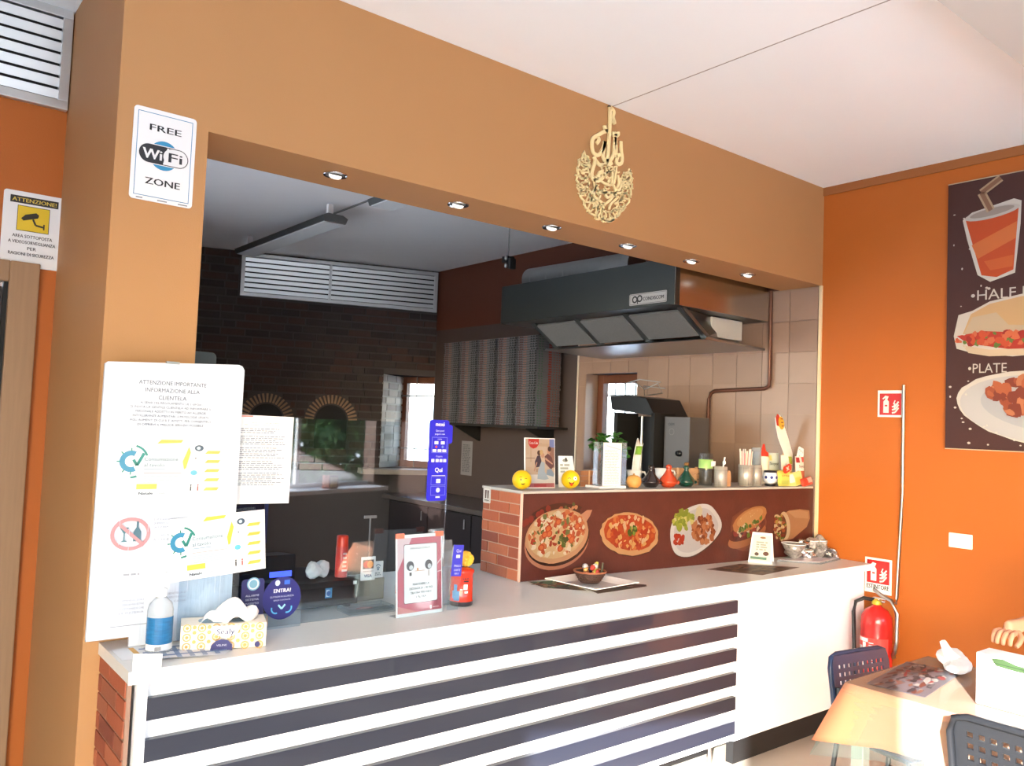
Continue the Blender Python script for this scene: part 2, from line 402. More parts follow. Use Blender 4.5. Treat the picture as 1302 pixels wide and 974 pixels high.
# wall tiles, each a part
tile_m = mat('beige_wall_tile', (144,120,106), 0.32, var=0.07, scale=5)
tile_m2 = mat('beige_wall_tile_pale', (152,128,114), 0.3, var=0.07, scale=6)
tm = [MB().box(-0.007, 0.0, -0.0985, 0.0985, -0.0985, 0.0985).mesh('tile', m) for m in (tile_m, tile_m2)]
MB().box(XR-0.0015, XR, 2.82, wy0, 0.9, ZB).box(XR-0.0015, XR, wy1, 4.985, 0.9, ZB).box(XR-0.0015, XR, wy0, wy1, 0.9, wz0).box(XR-0.0015, XR, wy0, wy1, wz1, ZB).build('grout', mat('tile_grout', (150,126,108), 0.8), wk)
for r_ in range(8):
    z = 2.44-0.2*r_
    for c_ in range(11):
        y = 2.92+0.2*c_-0.0
        ya, yb = y-0.0985, min(y+0.0985, 4.98)
        if yb-ya < 0.02: continue
        za, zb = z-0.0985, z+0.0985
        # clip around the window
        if yb > wy0 and ya < wy1 and zb > wz0 and za < wz1:
            parts = []
            if ya < wy0-0.02: parts.append((ya, wy0, za, zb))
            if yb > wy1+0.02: parts.append((wy1, yb, za, zb))
            if za < wz0-0.02: parts.append((max(ya, wy0), min(yb, wy1), za, wz0))
            if zb > wz1+0.02: parts.append((max(ya, wy0), min(yb, wy1), wz1, zb))
            for (a, b, c, d) in parts:
                instance('tile', tm[0], wk, (XR, (a+b)/2, (c+d)/2), sc=(1, (b-a)/0.197, (d-c)/0.197))
        else:
            instance('tile', tm[random.random() < 0.35], wk, (XR-random.uniform(0, 0.0015), (ya+yb)/2, z), sc=(1, (yb-ya)/0.197, 1))
MB().box(XR-0.01, XR, 4.985, 5.0, 0.9, 2.40).build('tile_edge_strip', mat('pale_edge', (200,190,176), 0.4), wk)
# kitchen window in tiled wall
def wood_window(name, loc, wdt, hgt, mull, rz=0, grid=True):
    r0 = sroot(name, loc, rz)      # local: width on +Y, wall thickness on +X
    t = 0.07
    MB().box(0, 0.06, 0, t, 0, hgt).box(0, 0.06, wdt-t, wdt, 0, hgt).box(0, 0.06, t, wdt-t, hgt-t, hgt).box(0, 0.06, t, wdt-t, 0, t).build('window_frame', wood_frame, r0, 0.003)
    m = MB()
    for q in mull: m.box(-0.01, 0.05, q-0.045, q+0.045, t, hgt-t)
    if mull: m.build('mullion', wood_frame, r0, 0.003)
    MB().box(0.03, 0.034, t, wdt-t, t, hgt-t).build('pane', clear_small, r0)
    g = MB().box(0.09, 0.1, 0, wdt, hgt*0.78, hgt*0.78+0.015)
    g.box(0.09, 0.1, 0, wdt, hgt*0.2, hgt*0.2+0.012)
    for k in range(1, 5): g.tube([(0.1, wdt*k/5, 0), (0.1, wdt*k/5, hgt)], 0.006, 6)
    g.build('bars', steel_dim, r0)
    return r0
wood_window('window_1', (XR+0.13, wy0+0.002, wz0), wy1-wy0-0.004, wz1-wz0, [])
MB().box(XR-0.004, XR+0.13, wy1-0.006, wy1, wz0, wz1).box(XR-0.004, XR+0.13, wy0, wy1, wz0, wz0+0.006).build('window_reveal', tile_m, wk)

# oblique brick wall at the back
Lb = math.hypot(1, 0.33); bang = math.atan(-0.33)
bw = sroot('wall_back', (0, brick_y(0), 0), bang)        # local x runs along the wall, -y to the room
def bx_(X): return X*Lb
VX0, VX1, VZ0, VZ1 = bx_(2.84), bx_(4.70), 2.735, 3.15    # vent
NX0, NX1, NZ0, NZ1 = bx_(4.19), bx_(4.70), 1.12, 2.07      # window niche
mb = MB()
mb.box(bx_(0.5), NX0, 0.004, 0.2, 0, ZC).box(NX0, bx_(4.9), 0.004, 0.2, NZ1, ZC).box(NX0, bx_(4.9), 0.004, 0.2, 0, NZ0)
mb.build('mortar', mat('brick_mortar', (76,72,72), 0.9, var=0.1), bw)
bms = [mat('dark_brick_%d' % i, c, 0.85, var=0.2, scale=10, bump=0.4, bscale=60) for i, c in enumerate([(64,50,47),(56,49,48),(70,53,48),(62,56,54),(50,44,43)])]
bmesh_ = [MB().box(-0.5, 0.5, -0.012, 0.006, -0.029, 0.029).mesh('brick', m) for m in bms]
random.seed(11)
ARCH = [(bx_(3.13), 1.56), (bx_(3.715), 1.575)]
cnt = 0; rest = MB()
rows = int((ZC-0.05-1.05)/0.0745)
cand = []
for r_ in range(rows+1):
    z = ZC-0.04-0.0745*r_
    x = bx_(1.15)-random.uniform(0, 0.2)
    while x < bx_(4.69):
        L = random.choice([0.225,0.225,0.225,0.17,0.115]); a, b = x+0.006, min(x+L-0.006, bx_(4.695)); x += L
        if b-a < 0.03: continue
        segs = [(a, b)]
        def cut(s, c0, c1):
            o = []
            for p, q in s:
                if q <= c0 or p >= c1: o.append((p, q)); continue
                if p < c0-0.03: o.append((p, c0))
                if q > c1+0.03: o.append((c1, q))
            return o
        if VZ0-0.03 < z < VZ1+0.03: segs = cut(segs, VX0-0.02, VX1+0.02)
        if NZ0-0.02 < z < NZ1+0.02: segs = cut(segs, NX0, NX1+0.1)
        for (ax, az) in ARCH:
            dz = z-az
            if dz < 0 and z > 1.3: segs = cut(segs, ax-0.16, ax+0.16)
            elif 0 <= dz < 0.27: hw = math.sqrt(max(0.27**2-dz*dz, 0)); segs = cut(segs, ax-hw, ax+hw)
        for p, q in segs: cand.append((p, q, z))
cand.sort(key=lambda c: (c[1] < bx_(2.42), -c[2]))
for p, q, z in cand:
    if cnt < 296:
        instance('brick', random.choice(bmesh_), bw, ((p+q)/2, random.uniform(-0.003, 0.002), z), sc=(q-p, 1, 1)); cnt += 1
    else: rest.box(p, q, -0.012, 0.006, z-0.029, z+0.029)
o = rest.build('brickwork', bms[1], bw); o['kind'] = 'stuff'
# decorative brick fans over two oven mouths
vm = mat('pale_fan_brick', (150,124,100), 0.85, var=0.2)
for ax, az in ARCH:
    MB().prism([(ax+0.155*math.cos(PI*i/16), az+0.155*math.sin(PI*i/16)) for i in range(17)]+[(ax-0.155, 1.3), (ax+0.155, 1.3)], 1, -0.008, 0.003).build('oven_mouth', black_m, bw)
    for k in range(19):
        a = PI*(k+0.5)/19
        Mx = Matrix.Translation((ax, 0, az)) @ Matrix.Rotation(-a, 4, 'Y')
        MB().box(0.17, 0.255, -0.022, 0.006, -0.009, 0.009, Mx).build('brick', vm, bw)
# niche with splayed brick reveal and wooden window
P1 = Vector((bx_(4.19), 0.0)); P2 = Vector((bx_(4.19)+0.33, 0.42))
u_ = (P2-P1).normalized(); ang2 = math.atan2(u_.y, u_.x); Lr = (P2-P1).length
nr = thing('x', '', ''); nr.name = 'wall_niche'; del nr['label']; del nr['category']; nr['kind'] = 'structure'
nr.matrix_world = Matrix.Translation((0, brick_y(0), 0)) @ Matrix.Rotation(bang, 4, 'Z') @ Matrix.Translation((P1.x, P1.y, 0)) @ Matrix.Rotation(ang2, 4, 'Z')
MB().box(0, Lr, 0.006, 0.06, NZ0, NZ1+0.02).build('mortar', mat('lit_mortar', (170,164,156), 0.9), nr)
pb = [mat('lit_reveal_brick_%d' % i, c, 0.85, var=0.15) for i, c in enumerate([(170,160,150),(150,142,134),(184,176,166)])]  # paler brick and mortar paint in the window light on the reveal
pbm = [MB().box(-0.5, 0.5, -0.006, 0.008, -0.029, 0.029).mesh('brick', m) for m in pb]
for r_ in range(12):
    z = NZ1-0.04-0.0745*r_; x = -random.uniform(0, 0.15)
    while x < Lr:
        a, b = max(x+0.005, 0), min(x+0.21, Lr); x += 0.215
        if b-a > 0.02: instance('brick', random.choice(pbm), nr, ((a+b)/2, 0, z), sc=(b-a, 1, 1))
struct('window_sill_niche', MB().prism([(3.9,7.15),(5.3,6.7),(5.5,8.0),(4.2,8.0)], 2, NZ0-0.05, NZ0), mat('niche_sill', (150,140,130), 0.6))
struct('trim_niche_top', MB().prism([(4.15,7.40),(4.72,7.21),(5.3,7.0),(5.3,8.0),(4.3,8.0)], 2, NZ1+0.0, NZ1+0.06), bms[0])
pw2 = nr.matrix_world @ Vector((Lr, 0, 0))
# window plane runs from the deep edge of the reveal toward the room
d3 = Vector((5.05-pw2.x, 6.55-pw2.y)); wl = d3.length
wdw = wood_window('window_2', (pw2.x, pw2.y, NZ0), wl, NZ1-NZ0, [wl*0.5], rz=math.atan2(d3.y, d3.x)-PI/2)

# kitchen back vent grille and the one over the left door
def grille(name, label, w_, h_, nsl, mulls, M, group=None):
    t = thing(name, label, 'vent'); t.matrix_world = M
    f = 0.035
    MB().box(0, w_, -0.03, 0.0, 0, f).box(0, w_, -0.03, 0.0, h_-f, h_).box(0, f, -0.03, 0.0, f, h_-f).box(w_-f, w_, -0.03, 0.0, f, h_-f).build('frame', alu, t, 0.002)
    MB().box(f, w_-f, -0.003, 0.0, f, h_-f).build('backing', black_m, t)
    for q in mulls: MB().box(q-0.012, q+0.012, -0.032, -0.004, f, h_-f).build('mullion', alu, t)
    st = (h_-2*f)/nsl
    sl = MB().box(f, w_-f, -0.002, 0.002, -st*0.36, st*0.36).mesh('slat', alu)
    for k in range(nsl): instance('slat', sl, t, (0, -0.016, f+st*(k+0.5)), (R(14), 0, 0))
    return t
MW = Matrix.Translation((0, brick_y(0), 0)) @ Matrix.Rotation(bang, 4, 'Z')
grille('vent_grille', 'long aluminium louvre grille high on the kitchen brick wall', VX1-VX0-0.02, VZ1-VZ0, 7, [(VX1-VX0)*0.43], MW @ Matrix.Translation((VX0, -0.014, VZ0)))
grille('vent_grille', 'pale louvre grille over the door at the left edge', 1.2, 0.40, 7, [], Matrix.Translation((-0.605, 3.645, 2.77)))
struct('wall_left_upper', MB().box(-3.2, 0.62, 3.66, 3.8, 2.78, ZC), white_paint)
# tracks on kitchen ceiling
struct('trim_4', MB().box(2.79, 2.81, 3.1, 7.4, ZC-0.006, ZC+0.001), mat('seam_grey', (120,124,126), 0.6))

# ================================================================== COUNTER
CX0, CX1, CY0, CYB = 0.655, 4.69, 2.47, 2.80
ct = thing('counter', 'long white serving counter with dark horizontal slats and red brick end', 'counter', (0, 0, 0))
MB().prism([(CX0+0.03,CY0+0.02),(4.52,CY0+0.02),(4.52,3.35),(0.89,3.35),(0.89,YF-0.003),(CX0+0.03,YF-0.003)], 2, 0.108, ZT-0.036).build('front_panel', white_lam, ct)
MB().box(CX0+0.022, CX0+0.05, CY0-0.005, CY0+0.03, 0.108, ZT-0.03).build('edge_post', white_lam, ct, 0.003)
MB().box(3.45, CX1-0.02, CY0+0.006, CY0+0.03, 0.108, ZT-0.03).build('side_panel', white_lam, ct, 0.002)
MB().box(3.45, CX1-0.02, CY0+0.008, CY0+0.05, 0, 0.108).box(CX0+0.05, 3.45, CY0+0.16, CY0+0.2, 0, 0.11).build('plinth', black_m, ct)
for k in range(7):
    zt = 0.79-0.116*(k-1); zb = zt-0.062
    if k == 0: zt, zb = 0.862, 0.843
    MB().box(CX0+0.045, 3.445, CY0-0.004, CY0+0.018, zb, zt).build('slat', dark_lam, ct, 0.0015)
for x in (1.2, 2.3, 3.36): MB().tube([(x, CY0+0.08, 0), (x, CY0+0.08, 0.11)], 0.012, 10).build('leg', chrome, ct)
MB().prism([(CX0-0.01,CY0-0.03),(CX1,CY0-0.03),(CX1,3.45),(0.888,3.45),(0.888,YF-0.003),(CX0-0.01,YF-0.003)], 2, ZT-0.0355, ZT-0.0005).build('worktop', top_lam, ct)
MB().box(CX0-0.012, CX1, CY0-0.034, CY0-0.03, ZT-0.036, ZT).build('worktop_edge', white_lam, ct, 0.001)
MB().box(CX0, CX0+0.012, CY0+0.02, YF, 0, ZT-0.036).build('end_panel', mat('red_mortar', (150,118,100), 0.8), ct)
rb = [mat('red_brick_%d' % i, c, 0.75, var=0.15, scale=14, bump=0.2) for i, c in enumerate([(158,84,56),(140,72,50),(164,94,64),(126,66,50),(148,86,62)])]
ebm = [MB().box(-0.004, 0.0, -0.5, 0.5, -0.024, 0.024).mesh('brick', m) for m in rb]
for r_ in range(15):
    z = 0.815-0.056*r_; y = CY0+0.025-(0.09 if r_ % 2 else 0)
    while y < YF-0.01:
        a, b = max(y+0.004, CY0+0.022), min(y+0.176, YF-0.002); y += 0.18
        if b-a > 0.02: instance('brick', random.choice(ebm), ct, (CX0, (a+b)/2, z), sc=(1, b-a, 1))
# right-hand return in front of the riser, seam in the worktop
# riser clad with print, shelf on top
RX0, RY0, RY1, RZ = 0.0, 0.0, 0.32, 1.298
rs = thing('display_riser', 'raised shelf box with brick end and dark red food mural', 'shelf', (2.45, 2.955, 0), rz=R(-3.44))
RL = 2.235
MB().box(RX0+0.01, RL-0.02, RY0+0.004, RY1, ZT+0.0005, RZ-0.012).build('body', mat('riser_core', (96,58,48), 0.7), rs)
MB().box(RX0-0.004, RL-0.018, RY0-0.012, RY1+0.01, RZ-0.012, RZ).build('shelf_top', mat('riser_top_grey', (176,174,170), 0.35, var=0.03), rs, 0.002)
MB().box(RX0, RX0+0.01, RY0+0.006, RY1, ZT+0.0005, RZ-0.012).build('end_panel', mat('brick_print_mortar', (168,140,122), 0.7), rs)
for r_ in range(8):
    z = RZ-0.012-0.026-0.0505*r_; y = RY0+0.006-(0.085 if r_ % 2 else 0)
    while y < RY1:
        a, b = max(y+0.003, RY0+0.008), min(y+0.167, RY1-0.002); y += 0.17
        if b-a > 0.02: instance('brick', random.choice(ebm), rs, (RX0, (a+b)/2, z), sc=(1+random.uniform(-0.3,0.5), b-a-0.004, 0.93))
MB().box(RX0-0.004, RX0+0.006, RY0-0.004, RY0+0.006, ZT+0.0005, RZ-0.012).build('corner_strip', mat('strip_pink', (206,170,154), 0.5), rs)
mural_m = mat('mural_dark_red', (74,34,28), 0.42, var=0.35, scale=9, bump=0.05)
MB().box(RX0+0.006, RL, RY0, RY0+0.004, ZT+0.0005, RZ-0.014).build('mural_panel', mural_m, rs)

# ---- food prints on the mural
def blobs(cv, cx, cy, rx, ry, n, cols, smin, smax, rot=0, jit=0.25, npt=9):
    for i in range(n):
        a = random.uniform(0, 2*PI); q = math.sqrt(random.random())
        x, y = rx*q*math.cos(a), ry*q*math.sin(a); s = random.uniform(smin, smax)
        cv.ell(cx+x*math.cos(rot)-y*math.sin(rot), cy+x*math.sin(rot)+y*math.cos(rot), s, s*random.uniform(0.5, 1), random.choice(cols), random.uniform(0, PI), npt, True, jit)
random.seed(21)
def mur(xf):
    c = Canvas((0, RY0, 0), *FR, step=0.00002, lift=0.0003); c.xf = xf; c.gain = 0.38; return c
cv = mur((2.672, 0.95, 0.221))                                        # loaded pizza on board
cv.ell(2.665, 1.195, 0.16, 0.04, (70,30,26), 0.05, 24, True, 0.1)
for dx in (-0.19,-0.165,-0.205,-0.12,-0.1,-0.06): cv.ell(2.665+dx, 1.15+(dx+0.2)*0.45, 0.016, 0.016, (150,44,34))
blobs(cv, 2.75, 1.21, 0.07, 0.025, 14, [(90,110,60),(190,90,60),(60,44,36),(210,150,110)], 0.006, 0.014)
cv.poly([(2.80,1.17),(2.86,1.20),(2.895,1.20),(2.88,1.17),(2.845,1.13)], (222,158,128))
cv.ell(2.672, 1.055, 0.207, 0.132, (206,140,112), 0.1, 40)
cv.ell(2.676, 1.07, 0.205, 0.13, (60,30,24), 0.1, 40)
cv.ell(2.672, 1.082, 0.203, 0.128, (224,170,130), 0.1, 40, True, 0.01)
cv.ell(2.668, 1.090, 0.185, 0.113, (232,196,150), 0.1, 36, True, 0.02)
blobs(cv, 2.668, 1.09, 0.178, 0.106, 230, [(240,222,188),(206,92,56),(244,232,208),(224,130,80),(190,64,44),(238,206,160),(122,134,76)], 0.006, 0.019, 0.1)
for k in range(9):
    a = random.uniform(0, 6.28); q = random.uniform(0.3, 0.9)
    cv.ell(2.668+0.16*q*math.cos(a), 1.09+0.095*q*math.sin(a), 0.02, 0.016, (214,88,48), random.random(), 14); cv.ell(2.668+0.16*q*math.cos(a), 1.09+0.095*q*math.sin(a), 0.013, 0.01, (236,128,74), random.random(), 12)
blobs(cv, 2.70, 1.06, 0.03, 0.03, 9, [(84,116,50),(60,92,44)], 0.008, 0.016, 0, 0.3)
cv.build('printed_pizza', rs, P_GLOSS, 'printed pizza with tomato and mushroom topping on a round board')
cv = mur((3.184, 0.93, 0.695))                                        # margherita
cv.ell(3.186, 1.064, 0.222, 0.107, (90,40,30), -0.12, 40)
cv.ell(3.184, 1.070, 0.220, 0.108, (232,180,128), -0.12, 40, True, 0.025)
cv.ell(3.184, 1.078, 0.198, 0.09, (212,84,40), -0.12, 36, True, 0.03)
blobs(cv, 3.184, 1.078, 0.185, 0.082, 130, [(226,100,50),(196,60,34),(244,206,164),(238,140,76),(240,190,120),(206,70,40)], 0.008, 0.022, -0.12)
blobs(cv, 3.19, 1.088, 0.035, 0.018, 9, [(96,140,50),(66,108,40),(128,164,70)], 0.012, 0.022, 0, 0.25)
cv.build('printed_pizza', rs, P_GLOSS, 'printed tomato pizza with basil leaves')
cv = mur((3.718, 0.95, 1.188))                                        # plate with salad and meat
pl = [(3.50,1.07),(3.52,1.13),(3.60,1.18),(3.72,1.213),(3.82,1.21),(3.88,1.17),(3.935,1.11),(3.93,1.06),(3.86,1.0),(3.76,0.95),(3.66,0.925),(3.56,0.94),(3.515,0.99)]

def chaikin(p, k=2):
    for _ in range(k):
        q = []
        for i in range(len(p)):
            a, b = p[i], p[(i+1) % len(p)]; q += [(a[0]*.75+b[0]*.25, a[1]*.75+b[1]*.25), (a[0]*.25+b[0]*.75, a[1]*.25+b[1]*.75)]
        p = q
    return p
pl = chaikin(pl)
cv.poly([(x+0.004, y-0.008) for x, y in pl], (90,60,54)); cv.poly(pl, (240,240,244))
cv.poly([(3.72+(x-3.72)*0.86, 1.07+(y-1.07)*0.84) for x, y in pl], (222,220,226))
blobs(cv, 3.61, 1.125, 0.085, 0.05, 45, [(200,208,90),(170,188,70),(228,226,150),(150,170,60)], 0.01, 0.024)
blobs(cv, 3.78, 1.07, 0.095, 0.075, 70, [(176,96,56),(196,120,76),(150,72,40),(210,140,96)], 0.01, 0.024)
blobs(cv, 3.73, 1.17, 0.05, 0.02, 10, [(236,226,190)], 0.012, 0.02)
blobs(cv, 3.57, 1.02, 0.035, 0.03, 12, [(206,60,40),(224,84,50)], 0.012, 0.022)
cv.build('printed_plate', rs, P_GLOSS, 'printed white plate of sliced meat and green salad')
cv = mur((4.19, 1.0, 1.615))                                        # sandwich
for rr_, cc_ in ((0.13,(134,72,54)),(0.11,(150,84,60))): cv.ell(4.19, 1.06, rr_*1.25, rr_*1.05, cc_, 0.2, 16, True, 0.12)
cv.ell(4.19, 1.02, 0.17, 0.055, (186,118,76), 0.25, 28); cv.ell(4.19, 1.055, 0.165, 0.05, (110,44,40), 0.25, 28)
blobs(cv, 4.19, 1.055, 0.15, 0.035, 50, [(190,50,40),(120,160,60),(232,220,200),(96,36,40),(160,60,60)], 0.008, 0.02, 0.25)
cv.ell(4.21, 1.115, 0.155, 0.06, (206,140,86), 0.3, 28, True, 0.02); cv.ell(4.21, 1.125, 0.12, 0.04, (224,166,110), 0.3, 24)
blobs(cv, 4.21, 1.085, 0.14, 0.012, 20, [(110,150,56),(80,120,46),(228,214,190)], 0.01, 0.018, 0.3)
blobs(cv, 4.2, 1.14, 0.09, 0.02, 12, [(238,200,150)], 0.003, 0.006, 0.3)
cv.build('printed_sandwich', rs, P_GLOSS, 'printed round bread sandwich with meat and salad')
cv = mur((4.56, 1.5, 2.04))                                        # wrap
cv.poly([(4.455,1.07),(4.47,1.12),(4.53,1.155),(4.60,1.16),(4.665,1.15),(4.67,1.10),(4.65,1.05),(4.56,0.985),(4.50,0.975),(4.46,1.0)], (206,150,108))
cv.poly([(4.52,1.15),(4.60,1.155),(4.655,1.14),(4.66,1.10),(4.57,1.11)], (222,172,130))
cv.ell(4.505, 1.065, 0.035, 0.085, (238,214,178), 0.12, 24); cv.ell(4.487, 1.06, 0.032, 0.075, (110,60,44), 0.12, 24)
blobs(cv, 4.475, 1.055, 0.038, 0.078, 60, [(196,170,80),(150,56,40),(230,210,170),(110,140,50),(180,90,50)], 0.007, 0.015, 0.12)
cv.build('printed_wrap', rs, P_GLOSS, 'printed rolled flatbread wrap')
# small sticker on the brick end
cv = Canvas((RX0, RY1-0.005, RZ-0.09), *RW, lift=0.0052)
cv.poly(round_rect(0, 0.008, 0.065, 0.088, 0.006), (226,222,214)); cv.frame(0.006, 0.014, 0.059, 0.082, 0.002, (150,140,130))
for x in (0.016, 0.036): cv.poly([(x,0.03),(x+0.012,0.03),(x+0.014,0.07),(x-0.002,0.07)], (90,60,50))
cv.rect(0.012, 0.018, 0.052, 0.024, (110,104,98)); cv.build('sticker', rs)

# ------------------------------------------------------------------ soffit spotlights
glow = mat('halogen_glass', (240,238,230), 0.15, emit=(255,250,240), estr=0.35)
spot0 = None
for i, (x, nm) in enumerate([(1.418,'leftmost'),(2.002,'second from the left'),(2.545,'third from the left'),(3.068,'fourth from the left'),(3.579,'fifth from the left'),(4.097,'rightmost')]):
    lab = 'recessed chrome spotlight in the beam underside, %s of six' % nm
    if spot0 is None:
        spot0 = thing('recessed_spotlight', lab, 'spotlight', (x, 2.925, ZB), group='spotlights under the beam')
        MB().lathe([(0.030,-0.004),(0.046,-0.006),(0.048,-0.001),(0.040,0.0),(0.030,0.0)], n=28).build('ring', chrome, spot0)
        MB().lathe([(0.036,0.0),(0.036,-0.0015),(0.0,-0.0015)], n=24).build('housing', black_m, spot0)
        MB().lathe([(0.026,-0.003),(0.024,-0.012),(0.015,-0.018),(0.0,-0.02)], n=20).build('bulb', glow, spot0, rot=(R(18), 0, 0))
    else:
        c = copy_tree(spot0); c.location = (x, 2.925, ZB); c['label'] = lab

# ------------------------------------------------------------------ signs on the walls
t = thing('wifi_sign', 'white FREE WIFI ZONE sign on the tan column', 'sign', (0.648, YF, 2.276))
MB().prism(round_rect(0, 0, 0.196, 0.302, 0.012), 1, -0.004, -0.0005).build('board', paper, t)
cv = Canvas((0, -0.004, 0), *FR)
cv.frame(0.012, 0.014, 0.184, 0.288, 0.0022, (72,150,196))
cv.text('FREE', 0.099, 0.242, 0.021, (32,34,40), 0.098, bold=0.0008); cv.text('ZONE', 0.099, 0.066, 0.022, (32,34,40), 0.108, bold=0.0008)
cv.ell(0.098, 0.155, 0.046, 0.048, (46,148,200), 0, 32)
cv.poly(round_rect(0.018, 0.122, 0.178, 0.188, 0.032, 8), (246,248,250)); cv.poly(round_rect(0.021, 0.1245, 0.175, 0.1855, 0.0305, 8), (40,44,52))
cv.poly(round_rect(0.096, 0.127, 0.1725, 0.183, 0.028, 8), (246,248,250)); cv.poly([(0.096,0.127),(0.125,0.127),(0.112,0.183),(0.107,0.183)], (246,248,250))
cv.text('Wi', 0.062, 0.155, 0.034, (246,248,250), 0.058, bold=0.0014); cv.text('Fi', 0.134, 0.155, 0.032, (40,44,52), 0.042, bold=0.001)
for x, a in ((0.02,0.02),(0.085,0.03),(0.15,0.03)): cv.rect(x, 0.004, x+a, 0.008, (150,154,160))
cv.build('lettering', t)

t = thing('camera_warning_sign', 'white ATTENZIONE sign with yellow camera pictogram above the door', 'sign', (0.405, 3.65, 2.135))
MB().prism(round_rect(0, 0, 0.205, 0.29, 0.01), 1, -0.004, -0.0005).build('board', paper, t)
cv = Canvas((0, -0.004, 0), *FR)
cv.rect(0.022, 0.244, 0.186, 0.272, (40,40,40)); cv.text('ATTENZIONE!', 0.104, 0.258, 0.015, (236,206,90), 0.15, bold=0.0005)
cv.rect(0.048, 0.138, 0.158, 0.236, (240,206,40)); cv.frame(0.048, 0.138, 0.158, 0.236, 0.002, (60,50,20))
cv.poly([(0.062,0.186),(0.07,0.178),(0.082,0.182),(0.118,0.194),(0.122,0.206),(0.112,0.214),(0.076,0.202)], (48,42,30))
cv.line([(0.102,0.188),(0.112,0.166),(0.14,0.162)], 0.007, (48,42,30)); cv.rect(0.138, 0.152, 0.143, 0.174, (48,42,30))
for i, (s_, w_) in enumerate([('AREA SOTTOPOSTA',0.135),('A VIDEOSORVEGLIANZA',0.16),('PER',0.03),('RAGIONI DI SICUREZZA',0.155)]):
    cv.text(s_, 0.104, 0.118-0.023*i, 0.0125, (60,60,64), w_, bold=0.0003)
cv.build('lettering', t)

def fire_sign(t, x, z, w_, h_, cap=True):
    cv = Canvas((x, 0, z), *RW, lift=0.0005)
    red = (200,34,34); hh = h_*0.66 if cap else h_-0.03; z0 = h_-hh-0.012 if cap else 0.012
    cv.rect(0.012, z0, w_-0.012, z0+hh, red)
    k = hh; ex = 0.012+(w_-0.024)*0.3
    cv.poly([(ex-0.13*k,z0+0.1*k),(ex+0.13*k,z0+0.1*k),(ex+0.13*k,z0+0.62*k),(ex+0.07*k,z0+0.70*k),(ex-0.07*k,z0+0.70*k),(ex-0.13*k,z0+0.62*k)], (246,240,238))
    cv.poly([(ex-0.05*k,z0+0.7*k),(ex+0.05*k,z0+0.7*k),(ex+0.12*k,z0+0.86*k),(ex-0.04*k,z0+0.9*k),(ex-0.18*k,z0+0.76*k),(ex-0.14*k,z0+0.72*k),(ex-0.04*k,z0+0.8*k)], (246,240,238))
    cv.rect(ex-0.06*k, z0+0.4*k, ex+0.06*k, z0+0.47*k, red)
    fx = 0.012+(w_-0.024)*0.74
    for j in range(3):
        a = z0+(0.1+0.14*j)*k
        cv.line([(fx-0.17*k,a),(fx-0.02*k,a+0.03*k),(fx+0.14*k,a+0.24*k)], 0.07*k, (246,240,238)); cv.line([(fx-0.1*k,a+0.12*k),(fx-0.02*k,a+0.3*k)], 0.05*k, (246,240,238))
    if cap: cv.text('ESTINTORE', w_/2, h_*0.19, h_*0.13, (24,26,30), w_*0.84, bold=0.0009)
    cv.build('pictogram', t)
t = thing('extinguisher_sign', 'small square red fire extinguisher pictogram sign high beside the metal pole', 'sign', (XR, 2.428, 1.735))
MB().box(-0.004, -0.0005, -0.152, 0, 0, 0.155).build('board', paper, t); fire_sign(t, -0.004, 0, 0.152, 0.155, False)
t = thing('extinguisher_sign', 'red and white sign reading ESTINTORE just above the extinguisher', 'sign', (XR-0.001, 2.487, 0.715))
MB().box(-0.004, -0.0005, -0.158, 0, 0, 0.2).build('board', paper, t); fire_sign(t, -0.004, 0, 0.158, 0.2, True)
tag(MB().tube([(XR-0.016, 2.270, 1.92), (XR-0.018, 2.268, 1.3), (XR-0.016, 2.29, 0.71), (XR-0.03, 2.29, 0.68)], 0.0085, 10).build('metal_pole', steel), 'thin steel conduit pole on the orange wall', 'pole')
t = thing('light_switch', 'white switch plate on the orange wall', 'switch', (XR, 2.017, 1.037))
MB().box(-0.010, -0.0005, -0.121, 0, 0, 0.078).build('plate', mat('switch_white', (238,236,232), 0.35), t, 0.004)
MB().box(-0.0125, -0.010, -0.094, -0.027, 0.016, 0.062).build('rocker', mat('switch_rocker', (226,228,230), 0.3), t, 0.001)

# extinguisher with tubular guard
t = thing('fire_extinguisher', 'red fire extinguisher on the wall bracket at the counter end', 'fire extinguisher', (XR-0.14, 2.343, 0.215))
MB().lathe([(0.0,0.0),(0.068,0.0),(0.082,0.012),(0.085,0.03),(0.085,0.36),(0.08,0.40),(0.06,0.435),(0.03,0.452),(0.02,0.46),(0.02,0.475),(0,0.475)], n=28).build('cylinder', mat('extinguisher_red', (196,34,30), 0.25, coat=0.3), t)
MB().lathe([(0.026,0.465),(0.028,0.485),(0.014,0.495),(0,0.495)], n=16).build('valve', mat('brass_valve', (200,176,60), 0.3, metal=0.6), t)
MB().box(-0.012, 0.012, -0.055, 0.02, 0.496, 0.503).box(-0.012, 0.012, -0.05, 0.02, 0.480, 0.486).box(-0.01, 0.01, -0.02, 0.02, 0.48, 0.50).build('handle', chrome, t, 0.003)
MB().tube([(-0.01,0.015,0.488),(-0.05,0.05,0.495),(-0.085,0.078,0.475),(-0.095,0.084,0.42),(-0.09,0.08,0.22),(-0.085,0.07,0.05)], 0.011, 10).build('hose', black_pl, t)
cv_m = MB()
for k in range(9):
    a = PI-0.9+k*0.24; b = a+0.24
    cv_m.add([(0.0857*math.cos(a),0.0857*math.sin(a),0.11),(0.0857*math.cos(b),0.0857*math.sin(b),0.11),(0.0857*math.cos(b),0.0857*math.sin(b),0.29),(0.0857*math.cos(a),0.0857*math.sin(a),0.29)], [(0,1,2,3)], True)
cv_m.build('label_band', mat('extinguisher_label', (206,70,62), 0.4), t)
m = MB()
